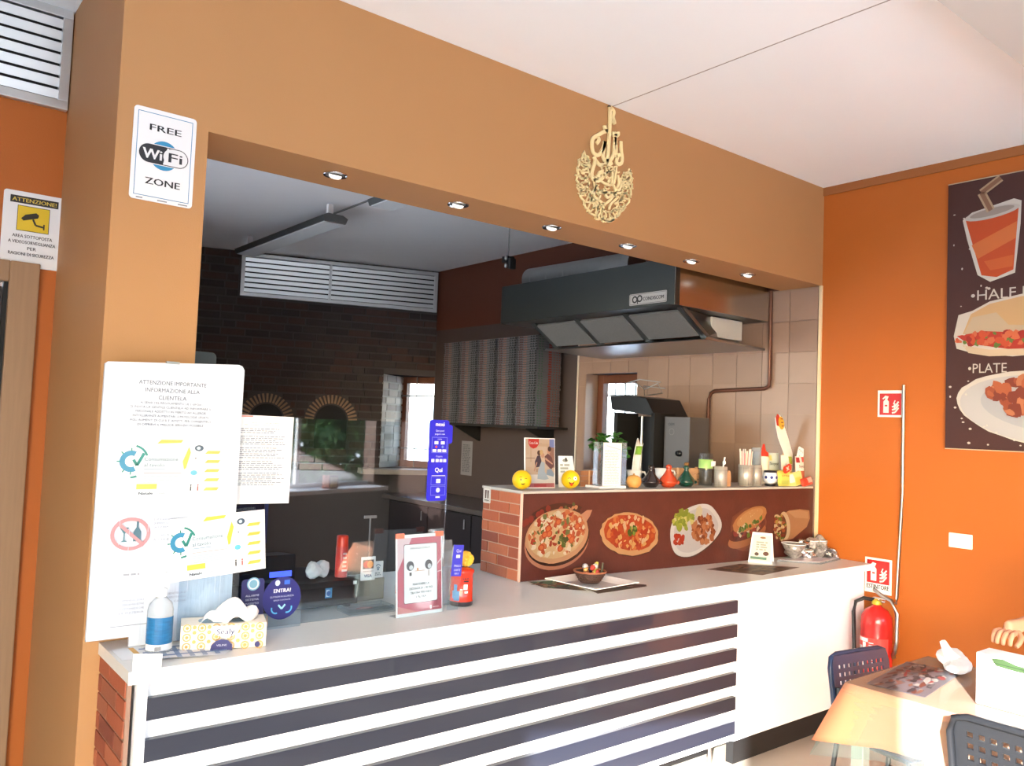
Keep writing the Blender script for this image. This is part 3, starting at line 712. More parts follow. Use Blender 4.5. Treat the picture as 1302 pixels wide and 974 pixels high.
for (a0, a1, z0, z1) in [(2.35,3.1,0.265,0.285),(2.3,2.6,0.15,0.2),(2.7,2.95,0.12,0.262),(2.35,2.65,0.22,0.24)]+[(3.15,3.15+random.uniform(0.3,0.55),0.13+0.013*i,0.135+0.013*i) for i in range(11)]:
    n_ = 4
    for i in range(n_):
        a = a0+(a1-a0)*i/n_; b = a0+(a1-a0)*(i+1)/n_
        m.add([(0.0862*math.cos(a),0.0862*math.sin(a),z0),(0.0862*math.cos(b),0.0862*math.sin(b),z0),(0.0862*math.cos(b),0.0862*math.sin(b),z1),(0.0862*math.cos(a),0.0862*math.sin(a),z1)], [(0,1,2,3)])
m.build('label_print', paper, t)
tag(MB().tube([(XR-0.02,2.42,0.735),(4.58,2.33,0.73),(4.56,2.262,0.715),(4.55,2.225,0.65),(4.55,2.222,0.50),(4.555,2.235,0.44),(4.58,2.265,0.40),(XR-0.02,2.30,0.38)], 0.0105, 10).build('guard_rail', steel), 'bent steel tube guard looping beside the red extinguisher', 'rail')

# poster on right wall
t = thing('menu_poster', 'large dark brown menu poster with drawn drink, sandwich and plate', 'poster', (XR, 2.036, 1.572))
MB().box(-0.022, -0.0005, -1.05, 0, 0, 1.455).build('board', mat('poster_brown', (62,34,32), 0.5, var=0.1, scale=3), t)
for z_ in (-0.006, 1.455): MB().box(-0.024, -0.0005, -1.05, 0, z_, z_+0.005).build('poster_rail', mat('rail_silver', (190,176,150), 0.4, metal=0.4), t)
random.seed(5)
cv = Canvas((-0.022, 0, 0), *RW); cv.gain = 0.6
def Yv(px, py=400): return None
# cup: px 1228..1297, z by measured rays (Y width 0.376 m for 96 px)
def pu(px): return (px-1206)*0.00392*(1+(px-1206)*0.00012)
def pv(py): return 1.45-(py-238)*0.00437
wht = (226,222,214)
cv.poly([(pu(1226),pv(285)),(pu(1238),pv(277)),(pu(1290),pv(268)),(pu(1299),pv(272)),(pu(1298),pv(300)),(pu(1292),pv(358)),(pu(1262),pv(366)),(pu(1246),pv(356)),(pu(1232),pv(310))], wht)
cv.poly([(pu(1230),pv(286)),(pu(1296),pv(276)),(pu(1290),pv(354)),(pu(1270),pv(361)),(pu(1251),pv(357))], (214,84,30))
cv.poly([(pu(1238),pv(318)),(pu(1294),pv(296)),(pu(1293),pv(316)),(pu(1246),pv(336))], (232,126,64)); cv.poly([(pu(1254),pv(340)),(pu(1290),pv(336)),(pu(1289),pv(350)),(pu(1262),pv(352))], (228,110,50))
cv.ell((pu(1230)+pu(1296))/2, pv(281), (pu(1296)-pu(1230))/2+0.006, 0.03, (210,204,198), 0.1); cv.ell((pu(1230)+pu(1296))/2, pv(280), (pu(1296)-pu(1230))/2-0.02, 0.02, (170,160,152), 0.1)
cv.line([(pu(1262),pv(278)),(pu(1250),pv(254)),(pu(1274),pv(240))], 0.042, (196,170,140)); cv.line([(pu(1262),pv(278)),(pu(1250),pv(254)),(pu(1274),pv(240))], 0.022, (150,110,84))
cv.text('\u2022HALF BREAD', pu(1238), pv(381), 0.056, wht, 0.50, 'L')
# sandwich
cv.poly([(pu(1216),pv(430)),(pu(1222),pv(404)),(pu(1240),pv(400)),(pu(1262),pv(390)),(pu(1302),pv(384)),(0.9,pv(384)),(0.98,pv(420)),(0.95,pv(450)),(pu(1290),pv(458)),(pu(1240),pv(452)),(pu(1220),pv(446))], wht)
cv.poly([(pu(1228),pv(428)),(pu(1238),pv(404)),(pu(1262),pv(393)),(pu(1300),pv(387)),(0.88,pv(390)),(0.94,pv(430))], (222,184,134)); cv.poly([(pu(1228),pv(430)),(pu(1240),pv(408)),(pu(1270),pv(404)),(pu(1285),pv(420)),(0.9,pv(432))], (212,192,164))
cv.poly([(pu(1220),pv(430)),(pu(1256),pv(426)),(pu(1300),pv(430)),(0.94,pv(434)),(0.92,pv(450)),(pu(1290),pv(450)),(pu(1234),pv(440))], (196,56,38))
blobs(cv, pu(1265), pv(437), 0.2, 0.035, 40, [(220,90,50),(170,40,30),(110,140,60),(226,120,80)], 0.01, 0.028)
cv.poly([(pu(1228),pv(442)),(pu(1262),pv(449)),(0.9,pv(450)),(0.85,pv(458)),(pu(1262),pv(457)),(pu(1236),pv(452))], (226,206,178))
cv.text('\u2022PLATE', pu(1236), pv(471), 0.052, wht, 0.19, 'L')
cv.ell(0.5, pv(520), 0.44, 0.19, wht, -0.12, 40, True, 0.015); cv.ell(0.5, pv(522), 0.425, 0.175, (206,206,212), -0.12, 40); cv.ell(0.52, pv(518), 0.34, 0.13, (190,194,204), -0.12, 36)
blobs(cv, 0.46, pv(508), 0.24, 0.10, 90, [(172,84,50),(192,104,64),(140,60,38),(206,130,90)], 0.02, 0.045, -0.1)
for i in range(46):
    x, y = random.choice([(random.uniform(0.03,0.13), random.uniform(0.05,1.4)), (random.uniform(0.1,0.95), random.choice([pv(560), pv(545), pv(375)])+random.uniform(-0.02,0.02))]); cv.ell(x, y, random.uniform(0.003,0.009), random.uniform(0.003,0.007), wht, 0, 7)
cv.build('drawing', t)

# ------------------------------------------------------------------ gold calligraphy ornament on beam
t = thing('calligraphy_ornament', 'cream gold cut-out Arabic calligraphy drop hung on the beam', 'wall ornament', (2.765, YF, 2.857))
gold = mat('cream_gold', (246,226,168), 0.4, metal=0.0)
def strokes(mb, pts, wd, th=0.008, closed=False):
    n = len(pts)
    ws = wd if isinstance(wd, list) else [wd]*n
    vs = []
    for i, p in enumerate(pts):
        a = pts[i-1] if i > 0 else pts[0]; b = pts[i+1] if i < n-1 else pts[-1]
        dx, dz = b[0]-a[0], b[1]-a[1]; L = math.hypot(dx, dz) or 1; nx, nz = -dz/L*ws[i]/2, dx/L*ws[i]/2
        vs += [(p[0]+nx, -0.004, p[1]+nz), (p[0]-nx, -0.004, p[1]-nz), (p[0]-nx, -0.004-th, p[1]-nz), (p[0]+nx, -0.004-th, p[1]+nz)]
    fs = [(4*i+j, 4*i+(j+1) % 4, 4*i+4+(j+1) % 4, 4*i+4+j) for i in range(n-1) for j in range(4)]+[(0,1,2,3), tuple(4*(n-1)+k for k in range(4))]
    mb.add(vs, fs)
def P_(px, py):  # measured in the 541x974 detail crop of the ornament
    X = (px-265)*0.00098; Z = 0.30-(py-75)*0.000672-(px-265)*0.00020*0
    return (X, Z+ (px-265)*0.00025)
def sm_(pts, n=5):
    out = []
    P = [pts[0]]+pts+[pts[-1]]
    for i in range(1, len(P)-2):
        for k in range(n):
            s = k/n
            out.append(tuple(0.5*((2*P[i][d])+(-P[i-1][d]+P[i+1][d])*s+(2*P[i-1][d]-5*P[i][d]+4*P[i+1][d]-P[i+2][d])*s*s+(-P[i-1][d]+3*P[i][d]-3*P[i+1][d]+P[i+2][d])*s**3) for d in (0, 1)))
    out.append(pts[-1]); return out
mb = MB()
big = [[(272,80),(276,200),(274,330),(268,440),(264,480)],[(272,80),(300,110),(296,150),(308,195),(290,180)],
       [(262,255),(235,262),(205,280),(165,310),(160,360),(170,410),(195,430),(215,420),(235,380),(245,330)],[(240,215),(245,240),(262,262)],
       [(195,295),(205,320),(190,345)],[(244,330),(238,390),(236,440),(255,470),(290,465),(308,420),(312,360),(316,300)],[(304,262),(306,285),(322,292),(336,280),(334,260)],[(320,262),(320,292)],
       [(316,300),(324,380),(328,450)],[(357,330),(362,400),(370,450),(366,490),(345,500),(330,480),(340,440),(355,430)],[(264,480),(280,500),(300,485)],
       [(190,470),(215,500),(250,500),(262,485)],[(175,440),(185,470),(172,520),(165,560),(175,600),(210,615),(240,590),(235,555),(215,560),(210,590)]]
for s_ in big: strokes(mb, sm_([P_(*q) for q in s_]), 0.018)
mid = [[(262,500),(265,560),(262,600)],[(240,580),(262,560),(300,550),(305,600),(300,650),(260,640),(230,620)],[(330,520),(325,600),(318,640)],[(345,580),(352,640),(340,680),(355,690),(368,650),(362,600)],
       [(195,640),(215,680),(240,700),(290,705),(345,712),(372,714)],[(270,690),(262,720),(280,740),(300,728),(298,700)],[(310,640),(330,700),(300,755),(260,790),(240,840)],[(180,600),(190,660),(185,720),(225,760),(245,780)],
       [(205,690),(225,720),(215,750)],[(355,740),(330,760),(300,790),(290,830)],[(150,710),(180,690),(195,650)],[(190,745),(215,790),(205,830)],[(330,790),(360,770),(380,730)],[(275,600),(285,615),(278,630)]]
for s_ in mid: strokes(mb, sm_([P_(*q) for q in s_]), 0.0115)
# woven crescent of small letters
random.seed(9)
def rim(a, k):     # a from 0 (left tip) to 1 (right tip); k 0 inner 1 outer
    pts_o = [(108,405),(70,480),(64,600),(85,700),(140,820),(210,895),(300,925),(370,870),(430,790),(450,690),(448,600),(425,535)]
    pts_i = [(150,470),(150,520),(150,600),(150,660),(170,735),(225,800),(290,850),(330,820),(365,760),(375,690),(375,620),(380,560)]
    f = a*(len(pts_o)-1); i = min(int(f), len(pts_o)-2); f -= i
    o_ = [pts_o[i][d]*(1-f)+pts_o[i+1][d]*f for d in (0,1)]; n_ = [pts_i[i][d]*(1-f)+pts_i[i+1][d]*f for d in (0,1)]
    return (n_[0]*(1-k)+o_[0]*k, n_[1]*(1-k)+o_[1]*k)
strokes(mb, [P_(*rim(i/60, 0.93+0.07*math.sin(i*1.9))) for i in range(61)], 0.0085)
strokes(mb, [P_(*rim(i/60, 0.08+0.1*math.sin(i*1.3))) for i in range(61)], 0.007)
for i in range(34):
    a = (i+0.5)/34; c_ = rim(a, random.uniform(0.3, 0.7)); th = random.uniform(0, 6.28); rr = random.uniform(12, 24)
    strokes(mb, [P_(c_[0]+rr*math.cos(th+q*0.8), c_[1]+rr*math.sin(th+q*0.8)) for q in range(random.choice([4,5,6]))], 0.0080)
for i in range(26):
    a = (i+0.3)/26; strokes(mb, [P_(*rim(a, 0.0)), P_(*rim(a+0.008, 0.5)), P_(*rim(a+random.uniform(-0.02,0.02), 1.0+random.uniform(0, 0.12)))], 0.006)
for i in range(22):
    x, y = random.uniform(180, 350), random.uniform(520, 820); rr = random.uniform(10, 20); th = random.uniform(0, 6)
    strokes(mb, [P_(x+rr*math.cos(th+q*0.8), y+rr*math.sin(th+q*0.8)) for q in range(5)], 0.006)
mb.build('calligraphy', gold, t)
MB().tube([(0.005, -0.012, 0.30), (0.005, 0.0, 0.303)], 0.006, 8).build('nail', black_m, t)

# ================================================================== KITCHEN CONTENTS
t = thing('extractor_hood', 'big dark steel extractor hood hung on the tiled kitchen wall', 'extractor hood', (XR-0.003, 3.15, 2.345))
hx, hl, hh = -0.98, 1.66, 0.28        # box reaches hx from the wall, length hl along the wall
sd = mat('hood_steel', (78,82,81), 0.34, metal=0.85, var=0.05, scale=3)
MB().box(hx, 0, 0.004, hl, 0.004, hh).build('body', sd, t, 0.003)
MB().box(hx-0.004, 0, 0, 0.004, 0, hh+0.002).build('end_plate', mat('polished_end_steel', (190,186,180), 0.2, metal=1.0, var=0.03), t)
MB().box(hx-0.003, hx+0.035, -0.003, 0.03, 0.0, hh).build('corner_seam', sd, t)
a0, a1 = 0.07, 1.62
e0, e1 = 0.22, 1.55
# sloping filters
fx0, fz0, fx1, fz1 = hx+0.12, 0.0, hx+0.36, -0.155
nfil = 3; pitch_ = (e1-0.12-a0)/nfil
fm = mat('mesh_filter', (176,178,176), 0.4, metal=0.7, var=0.12, scale=90)
for k in range(nfil):
    y0_, y1_ = a0+k*pitch_+0.025, a0+(k+1)*pitch_-0.025
    MB().add([(fx0+0.02,y0_,fz0-0.018),(fx0+0.02,y1_,fz0-0.018),(fx1-0.02,y1_,fz1+0.008),(fx1-0.02,y0_,fz1+0.008),
              (fx0+0.03,y0_,fz0-0.004),(fx0+0.03,y1_,fz0-0.004),(fx1-0.01,y1_,fz1+0.02),(fx1-0.01,y0_,fz1+0.02)],
             [(0,1,2,3),(7,6,5,4),(0,4,5,1),(1,5,6,2),(2,6,7,3),(3,7,4,0)]).build('filter', fm, t)
for k in range(nfil+1):
    y_ = a0+k*pitch_
    MB().add([(fx0,y_-0.022,fz0),(fx0,y_+0.022,fz0),(fx1,y_+0.022,fz1),(fx1,y_-0.022,fz1),(fx0+0.03,y_-0.022,fz0+0.01),(fx0+0.03,y_+0.022,fz0+0.01),(fx1+0.03,y_+0.022,fz1+0.01),(fx1+0.03,y_-0.022,fz1+0.01)],
             [(0,1,2,3),(7,6,5,4),(0,4,5,1),(1,5,6,2),(2,6,7,3),(3,7,4,0)]).build('filter_rail', steel_dim, t)
MB().prism([(fx1,fz1),(fx1-0.01,fz1-0.014),(0,fz1-0.03),(0,fz1-0.016)], 1, a0-0.02, e1).build('drip_plate', steel, t)
MB().add([(fx0,a0-0.02,0),(0,e0+0.05,0.0),(0,e0+0.03,fz1-0.02),(fx1,a0-0.02,fz1),(fx0,a0-0.01,0),(0,e0+0.06,0.0),(0,e0+0.04,fz1-0.02),(fx1,a0-0.01,fz1)], [(0,1,2,3),(7,6,5,4),(0,4,5,1),(1,5,6,2),(2,6,7,3),(3,7,4,0)]).build('side_plate', steel, t)
MB().box(-0.46, -0.14, 0.135, 0.15, -0.13, -0.002).build('electrical_box', mat('pale_box', (196,196,190), 0.4), t, 0.003)
cv = Canvas((hx-0.0045, 0.36, 0.02), *RW); cv.poly(round_rect(0, 0, 0.30, 0.07, 0.008), (188,188,186)); cv.frame(0.004,0.004,0.296,0.066,0.003,(120,120,120))
cv.ring(0.045, 0.035, 0.022, 0.009, (24,24,26)); cv.ring(0.085, 0.038, 0.022, 0.009, (24,24,26)); cv.rect(0.064, 0.008, 0.072, 0.04, (24,24,26))
cv.text('CONDISCOM', 0.195, 0.034, 0.022, (24,24,26), 0.165, bold=0.0008); cv.build('name_plate', t)
tag(MB().tube([(4.32,4.02,2.78),(4.32,4.6,2.79),(4.32,5.2,2.80)], 0.10, 24).build('exhaust_duct', steel), 'round silver exhaust duct lying above the hood', 'duct')
for k in range(6): MB().lathe([(0.102,-0.006),(0.106,0),(0.102,0.006)], n=20, M=Matrix.Translation((4.32, 4.1+0.2*k, 2.78)) @ Matrix.Rotation(R(90), 4, 'X')).build('duct_rib', steel, bpy.data.objects['exhaust_duct'])
t = thing('hanging_hook', 'small black bracket hanging from the kitchen ceiling left of the duct', 'bracket', (3.86, 4.93, 3.17))
MB().tube([(0,0,0),(0,0,-0.28)], 0.005, 6).build('rod', steel, t)
MB().box(-0.04, 0.04, -0.03, 0.03, -0.33, -0.28).box(-0.03, 0.03, -0.06, -0.03, -0.38, -0.30).build('clamp', black_m, t, 0.004)
for z_ in (-0.30, -0.36): MB().lathe([(0,-0.02),(0.012,-0.012),(0.012,0.012),(0,0.02)], c=(-0.045, -0.03, z_), n=10).build('knob', steel, t)
tag(MB().tube([(4.672,3.15,2.55),(4.672,3.145,1.96),(4.672,3.15,1.925),(4.672,3.18,1.908),(4.672,3.58,1.895),(4.672,3.615,1.88),(4.672,3.63,1.84),(4.672,3.63,1.0)], 0.013, 10).build('gas_pipe', mat('pipe_brown', (96,60,46), 0.35, metal=0.3)), 'brown gas pipe stepping down across the beige wall tiles', 'pipe')
# ceiling strip lamps
def strip_lamp(label, x, y, L):
    t = thing('strip_lamp', label, 'lamp', (x, y, ZC), group='kitchen ceiling strip lamps')
    MB().prism([(-0.10,-0.11),(-0.085,-0.15),(0.085,-0.15),(0.10,-0.11),(0.06,-0.09),(-0.06,-0.09)], 1, 0, L).build('housing', steel_dim, t)
    MB().box(-0.08, 0.08, 0.02, L-0.02, -0.156, -0.15).build('diffuser', mat('dull_diffuser', (208,216,220), 0.4), t)
    for y_ in (0.1, L-0.1): MB().box(-0.02, 0.02, y_-0.015, y_+0.015, -0.092, 0).build('mount', paper, t)
strip_lamp('long unlit strip lamp on the kitchen ceiling in front of the louvre grille', 2.66, 5.45, 1.75)
strip_lamp('short unlit strip lamp partly hidden behind the orange beam', 2.69, 3.25, 1.60)

# wall shelf of pizza boxes
sh = thing('box_shelf', 'black metal wall shelf carrying the stacks of pizza boxes', 'shelf', (XR, 5.12, 1.60))
MB().box(-0.34, -0.001, -0.02, 1.42, -0.02, 0).build('board', black_m, sh)
for y_ in (0.15, 1.2): MB().prism([(-0.003,-0.02),(-0.3,-0.02),(-0.3,-0.03),(-0.02,-0.16),(-0.003,-0.16)], 1, y_, y_+0.02).build('bracket', black_m, sh)
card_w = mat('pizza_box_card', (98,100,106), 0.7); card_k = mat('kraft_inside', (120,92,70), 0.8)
def pizza_box_meshes(red, green):
    w_, d_, h_ = 0.27, 0.31, 0.019
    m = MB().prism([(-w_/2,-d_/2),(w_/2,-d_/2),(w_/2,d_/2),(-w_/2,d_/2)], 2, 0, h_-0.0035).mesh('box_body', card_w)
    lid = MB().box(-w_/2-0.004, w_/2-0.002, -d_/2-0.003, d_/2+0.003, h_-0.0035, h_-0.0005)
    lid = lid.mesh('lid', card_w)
    cv = Canvas((-w_/2-0.0004, d_/2, 0), *RW, lift=0.0003)
    for u in (0.03, 0.058, 0.10, 0.128): cv.poly([(u,0.002),(u+0.026,0.002),(u+0.016,0.016),(u+0.004,0.016)], red if u < 0.09 else (150,110,100))
    for u in (0.20, 0.238): cv.poly([(u,0.002),(u+0.03,0.002),(u+0.02,0.017),(u+0.006,0.017)], green)
    cv.rect(d_-0.03, 0, d_, 0.019, (26,30,34)); cv.rect(0, 0, 0.012, 0.019, (30,34,38)); cv.rect(0.012, 0.0, d_-0.03, 0.0035, (24,24,28))  # dark end and bottom strips paint the shade in the gaps between boxes
    cv2 = Canvas((-w_/2, -d_/2-0.0004, 0), *FR, lift=0.0003)
    cv2.rect(0.13, 0, 0.165, 0.0155, (138,50,38)); 
    for u in (0.02, 0.05): cv2.poly([(u,0.002),(u+0.022,0.002),(u+0.012,0.013),(u+0.002,0.013)], (70,104,84))
    for u in (0.185, 0.215, 0.245): cv2.poly([(u,0.003),(u+0.016,0.003),(u+0.01,0.012),(u+0.004,0.012)], (140,60,50))
    o1 = cv.build('side_print_gap_shade'); o2 = cv2.build('end_print'); a, b = o1.data, o2.data
    bpy.data.objects.remove(o1); bpy.data.objects.remove(o2)
    return m, lid, a, b
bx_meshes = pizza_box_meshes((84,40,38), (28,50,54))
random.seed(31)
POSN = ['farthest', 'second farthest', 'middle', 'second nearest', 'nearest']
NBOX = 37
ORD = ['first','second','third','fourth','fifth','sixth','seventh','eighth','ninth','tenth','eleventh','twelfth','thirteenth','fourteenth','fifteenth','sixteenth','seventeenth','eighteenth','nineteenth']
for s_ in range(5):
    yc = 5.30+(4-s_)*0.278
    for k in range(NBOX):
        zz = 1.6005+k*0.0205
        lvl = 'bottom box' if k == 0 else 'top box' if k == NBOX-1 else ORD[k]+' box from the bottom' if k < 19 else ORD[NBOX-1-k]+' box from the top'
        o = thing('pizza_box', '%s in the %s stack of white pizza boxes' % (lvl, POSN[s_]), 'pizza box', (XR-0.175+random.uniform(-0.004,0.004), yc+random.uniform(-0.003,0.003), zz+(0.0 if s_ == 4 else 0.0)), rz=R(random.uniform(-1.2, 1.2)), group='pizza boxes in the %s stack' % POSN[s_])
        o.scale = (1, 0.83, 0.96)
        for nm, me in zip(('tray', 'lid', 'side_print_gap_shade', 'end_print'), bx_meshes):
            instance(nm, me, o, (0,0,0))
# papers on the kitchen wall
t = thing('wall_notice', 'dim paper notice taped under the pizza box shelf', 'paper', (XR, 6.62, 1.10))
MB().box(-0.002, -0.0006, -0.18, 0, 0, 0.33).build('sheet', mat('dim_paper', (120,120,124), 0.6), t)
cv = Canvas((-0.002, 0, 0), *RW); cv.lines(0.02, 0.16, 0.03, 0.30, 16, (90,90,96)); cv.build('print_lines', t)
# kitchen worktops and appliances along the tiled wall
kc = thing('kitchen_counter', 'dark kitchen worktop running along the tiled wall', 'counter', (0,0,0))
MB().box(4.08, XR-0.012, 3.55, 6.9, 0.1, 0.86).build('cabinet_body', black_m, kc)
MB().box(4.02, XR-0.012, 3.50, 6.95, 0.86, 0.9).build('worktop', mat('dark_worktop', (72,66,64), 0.3), kc, 0.003)
for k in range(5):
    d = MB().box(4.06, 4.08, 3.57+0.66*k, 4.21+0.66*k, 0.12, 0.84).build('door', mat('cabinet_door_dark', (38,34,36), 0.4), kc, 0.002)
    MB().tube([(4.045,3.64+0.66*k,0.72),(4.045,3.64+0.66*k,0.80)], 0.006, 8).build('handle', steel, d)
t = thing('black_grill_machine', 'black upright kebab grill with sloped hood in front of the small window', 'grill', (4.22, 3.88, 0.90))
MB().prism([(-0.20,0.80),(0.20,0.84),(0.22,0.93),(0.05,0.94),(-0.12,0.92)], 0, -0.05, 0.3).build('hood', black_pl, t, 0.004)
MB().box(0.16, 0.30, -0.18, 0.30, 0, 0.80).build('back', black_pl, t, 0.004)
MB().box(-0.05, 0.30, -0.22, 0.30, 0, 0.10).build('base', black_pl, t, 0.004)
MB().box(-0.05, 0.16, -0.20, -0.17, 0.1, 0.82).box(-0.05, 0.16, 0.14, 0.17, 0.1, 0.82).build('side_wing', black_m, t)
MB().tube([(0.05,0.0,0.1),(0.05,0.0,0.8)], 0.01, 8).build('spit', steel, t)
t = thing('wire_rack', 'bent wire rack standing on top of the black grill', 'rack', (4.33, 3.92, 1.84))
MB().tube([(0,0.12,0.004),(0,0.1,0.10),(0,0.0,0.05),(0,-0.12,0.09),(0,-0.16,0.02),(0,0,0.004),(0.1,0.1,0.08),(0.1,-0.1,0.06)], 0.004, 6).tube([(0,0.2,0.09),(0,0.05,0.12),(0.05,-0.1,0.10)], 0.004, 6).build('wire', steel, t)
t = thing('control_box', 'grey steel control box with two black knobs beside the grill', 'control box', (4.24, 3.44, 0.90))
MB().box(0, 0.2, 0, 0.215, 0, 0.80).build('case', mat('control_grey', (92,88,88), 0.4, metal=0.5), t, 0.004)
for z_ in (0.42, 0.57-0.01): MB().lathe([(0.0,0.02),(0.018,0.02),(0.022,0.0)], n=14, M=Matrix.Translation((0, 0.08, z_)) @ Matrix.Rotation(R(-90), 4, 'Y')).build('knob', black_pl, t)
cv = Canvas((0, 0.19, 0.70), *RW); cv.text('OEM', 0.035, 0.05, 0.018, (40,40,44), 0.05, bold=0.001); cv.ring(0.04, 0.0, 0.022, 0.003, (120,116,110)); cv.build('lettering', t)
t = thing('monitor_back', 'grey rounded till screen peeking over the paper covered board', 'monitor', (1.02, 3.34, 0.88))
MB().prism(round_rect(-0.13, 0.72, 0.12, 0.965, 0.02), 1, 0, 0.02).build('screen', mat('screen_grey', (72,84,90), 0.4), t)
MB().tube([(0,0.02,0.0),(0,0.02,0.75)], 0.018, 10).build('pole', black_pl, t)
MB().box(-0.1, 0.1, -0.06, 0.08, 0, 0.012).build('foot', black_pl, t)

# ================================================================== ON THE WORKTOP
ZW = ZT
# tall board covered with paper and its print
t = thing('paper_board', 'tall white paper-covered board of notices at the left counter end', 'notice board', (0.585, 2.70, ZW+0.002))
MB().prism([(0.0,0.03),(0.12,0.03),(0.12,0.0),(0.43,0.0),(0.428,0.40),(0.43,0.865),(0.422,0.878),(0.41,0.882),(0.012,0.862),(0.004,0.855)], 1, -0.006, 0.006).build('board', mat('wrapped_board', (206,214,226), 0.3, var=0.02, bump=0.3, bscale=18, stretch=(5,1,0.6)), t)
TL = mat('tape', (226,230,232), 0.3)
MB().box(0.18, 0.22, -0.008, 0.008, 0.868, 0.876).build('clip', steel, t)
BW_ = 0.43
def bp(px, py): return ((px-135)/173*0.418, 0.862-(py-462)/350*0.83)   # photo px -> board metres
cv = Canvas((0, -0.006, 0), *FR)
gy = (74,82,98)
cv.text('ATTENZIONE IMPORTANTE', 0.205, 0.807, 0.0125, gy, 0.205); cv.text('INFORMAZIONE ALLA', 0.205, 0.784, 0.0125, gy, 0.165); cv.text('CLIENTELA', 0.205, 0.761, 0.0125, gy, 0.085)
for i, s_ in enumerate(['AI SENSI DEL REGOLAMENTO UE 1169/2011', 'SI INVITA LA GENTILE CLIENTELA AD INFORMARE IL', 'PERSONALE ADDETTO IN MERITO AD ALLERGIE,', 'INTOLLERANZE ALIMENTARI O PATOLOGIE LEGATE', 'AGLI ALIMENTI DI CUI SI E\' AFFETTI, PER CONSENTIRCI', 'DI OFFRIRVI IL MIGLIOR SERVIZIO POSSIBILE']):
    cv.text(s_, 0.205, 0.744-0.0135*i, 0.0068, gy, [0.19,0.245,0.215,0.23,0.245,0.2][i])
cv.rect(0.05, 0.634, 0.37, 0.6352, (214,220,226))
def consum(cv, x, y, w_, h_, k=1.0):
    """'Consumazione al tavolo' leaflet, origin bottom left"""
    def q(c): return tuple(int(255-(255-v)*k) for v in c)
    X = lambda u: x+u*w_; Y = lambda v: y+v*h_
    cv.rect(x, y, x+w_, y+h_, (250,252,255)); cv.poly([(X(0.10),Y(0)),(X(0.55),Y(0)),(X(0.64),Y(0.5)),(X(0.58),Y(1)),(X(0.22),Y(1))], q((216,232,244)))
    tl = q((42,140,128)); bl = q((52,140,180))
    cv.ring(X(0.10), Y(0.62), 0.105*w_, 0.05*w_, bl, PI*0.35, PI*1.65, 20); 
    for a in (0.75, 1.0, 1.3, 0.5, 1.5): cv.line([(X(0.10)+0.1*w_*math.cos(PI*a), Y(0.62)+0.1*w_*math.sin(PI*a)), (X(0.10)+0.13*w_*math.cos(PI*a), Y(0.62)+0.13*w_*math.sin(PI*a))], 0.012*w_, tl)
    cv.ring(X(0.10), Y(0.62), 0.165*w_, 0.02*w_, tl, PI*0.12, PI*0.42, 10); cv.ring(X(0.10), Y(0.62), 0.165*w_, 0.02*w_, tl, PI*1.5, PI*1.62, 6)
    cv.line([(X(0.12),Y(0.65)),(X(0.155),Y(0.55)),(X(0.215),Y(0.76))], 0.028*w_, tl)
    cv.text('Consumazione', X(0.22), Y(0.66), 0.062*h_, q((90,110,120)), 0.32*w_, 'L'); cv.text('al tavolo', X(0.22), Y(0.56), 0.062*h_, q((90,110,120)), 0.19*w_, 'L')
    cv.rect(X(0.22), Y(0.485), X(0.42), Y(0.495), q((140,160,180))); cv.rect(X(0.22), Y(0.415), X(0.58), Y(0.423), q((180,150,130))); cv.lines(X(0.22), X(0.58), Y(0.24), Y(0.38), 4, q((190,205,215)))
    ye = q((244,206,80))
    cv.poly([(X(0.33),Y(0.93)),(X(0.56),Y(0.95)),(X(0.58),Y(1.0)),(X(0.37),Y(1.0))], ye); cv.poly([(X(0.60),Y(0.48)),(X(0.62),Y(0.5)),(X(0.66),Y(0.78)),(X(0.64),Y(0.88)),(X(0.585),Y(0.62))], ye)
    cv.rect(X(0.16), Y(0.14), X(0.35), Y(0.23), ye); cv.text('Natale', X(0.25), Y(0.07), 0.045*h_, q((60,60,70)), 0.13*w_, bold=0.0004); cv.text('a scuola', X(0.39), Y(0.07), 0.03*h_, q((120,120,130)), 0.07*w_)
    cv.ell(X(0.74), Y(0.86), 0.045*w_, 0.055*h_, q((70,90,110)), 0, 16); cv.ell(X(0.735), Y(0.86), 0.02*w_, 0.03*h_, q((200,220,230)), 0, 10)
    cv.ell(X(0.70), Y(0.42), 0.035*w_, 0.045*h_, q((110,200,224)), 0, 12); cv.ell(X(0.71), Y(0.68), 0.008*w_, 0.014*h_, q((90,90,90)), 0, 8)
    for xx, cc in ((0.67,(60,70,70)),(0.74,(190,90,80))): cv.rect(X(xx), Y(0.10), X(xx+0.014), Y(0.18), q(cc)); cv.ell(X(xx+0.007), Y(0.20), 0.009*w_, 0.015*h_, q(cc), 0, 8)
    for i in range(5):
        v = 0.79-0.165*i; cv.poly([(X(0.80),Y(v-0.03)),(X(0.94),Y(v-0.03)),(X(0.96),Y(v+0.025)),(X(0.83),Y(v+0.025))], q((240,196,80))); cv.rect(X(0.78), Y(v+0.055), X(0.94), Y(v+0.063), q((190,196,204)))
    return cv
consum(cv, 0.062, 0.452, 0.315, 0.178, 0.85)
cv.ring(0.104, 0.342, 0.057, 0.0105, (206,150,156), ry=0.05)
cv.poly([(0.073,0.362),(0.099,0.362),(0.088,0.344),(0.088,0.324),(0.096,0.319),(0.076,0.319),(0.084,0.324),(0.084,0.344)], (92,136,150)); cv.poly([(0.112,0.319),(0.134,0.319),(0.134,0.348),(0.126,0.362),(0.126,0.38),(0.120,0.38),(0.120,0.362),(0.112,0.348)], (84,122,140))
cv.line([(0.064,0.378),(0.144,0.306)], 0.010, (206,150,156))
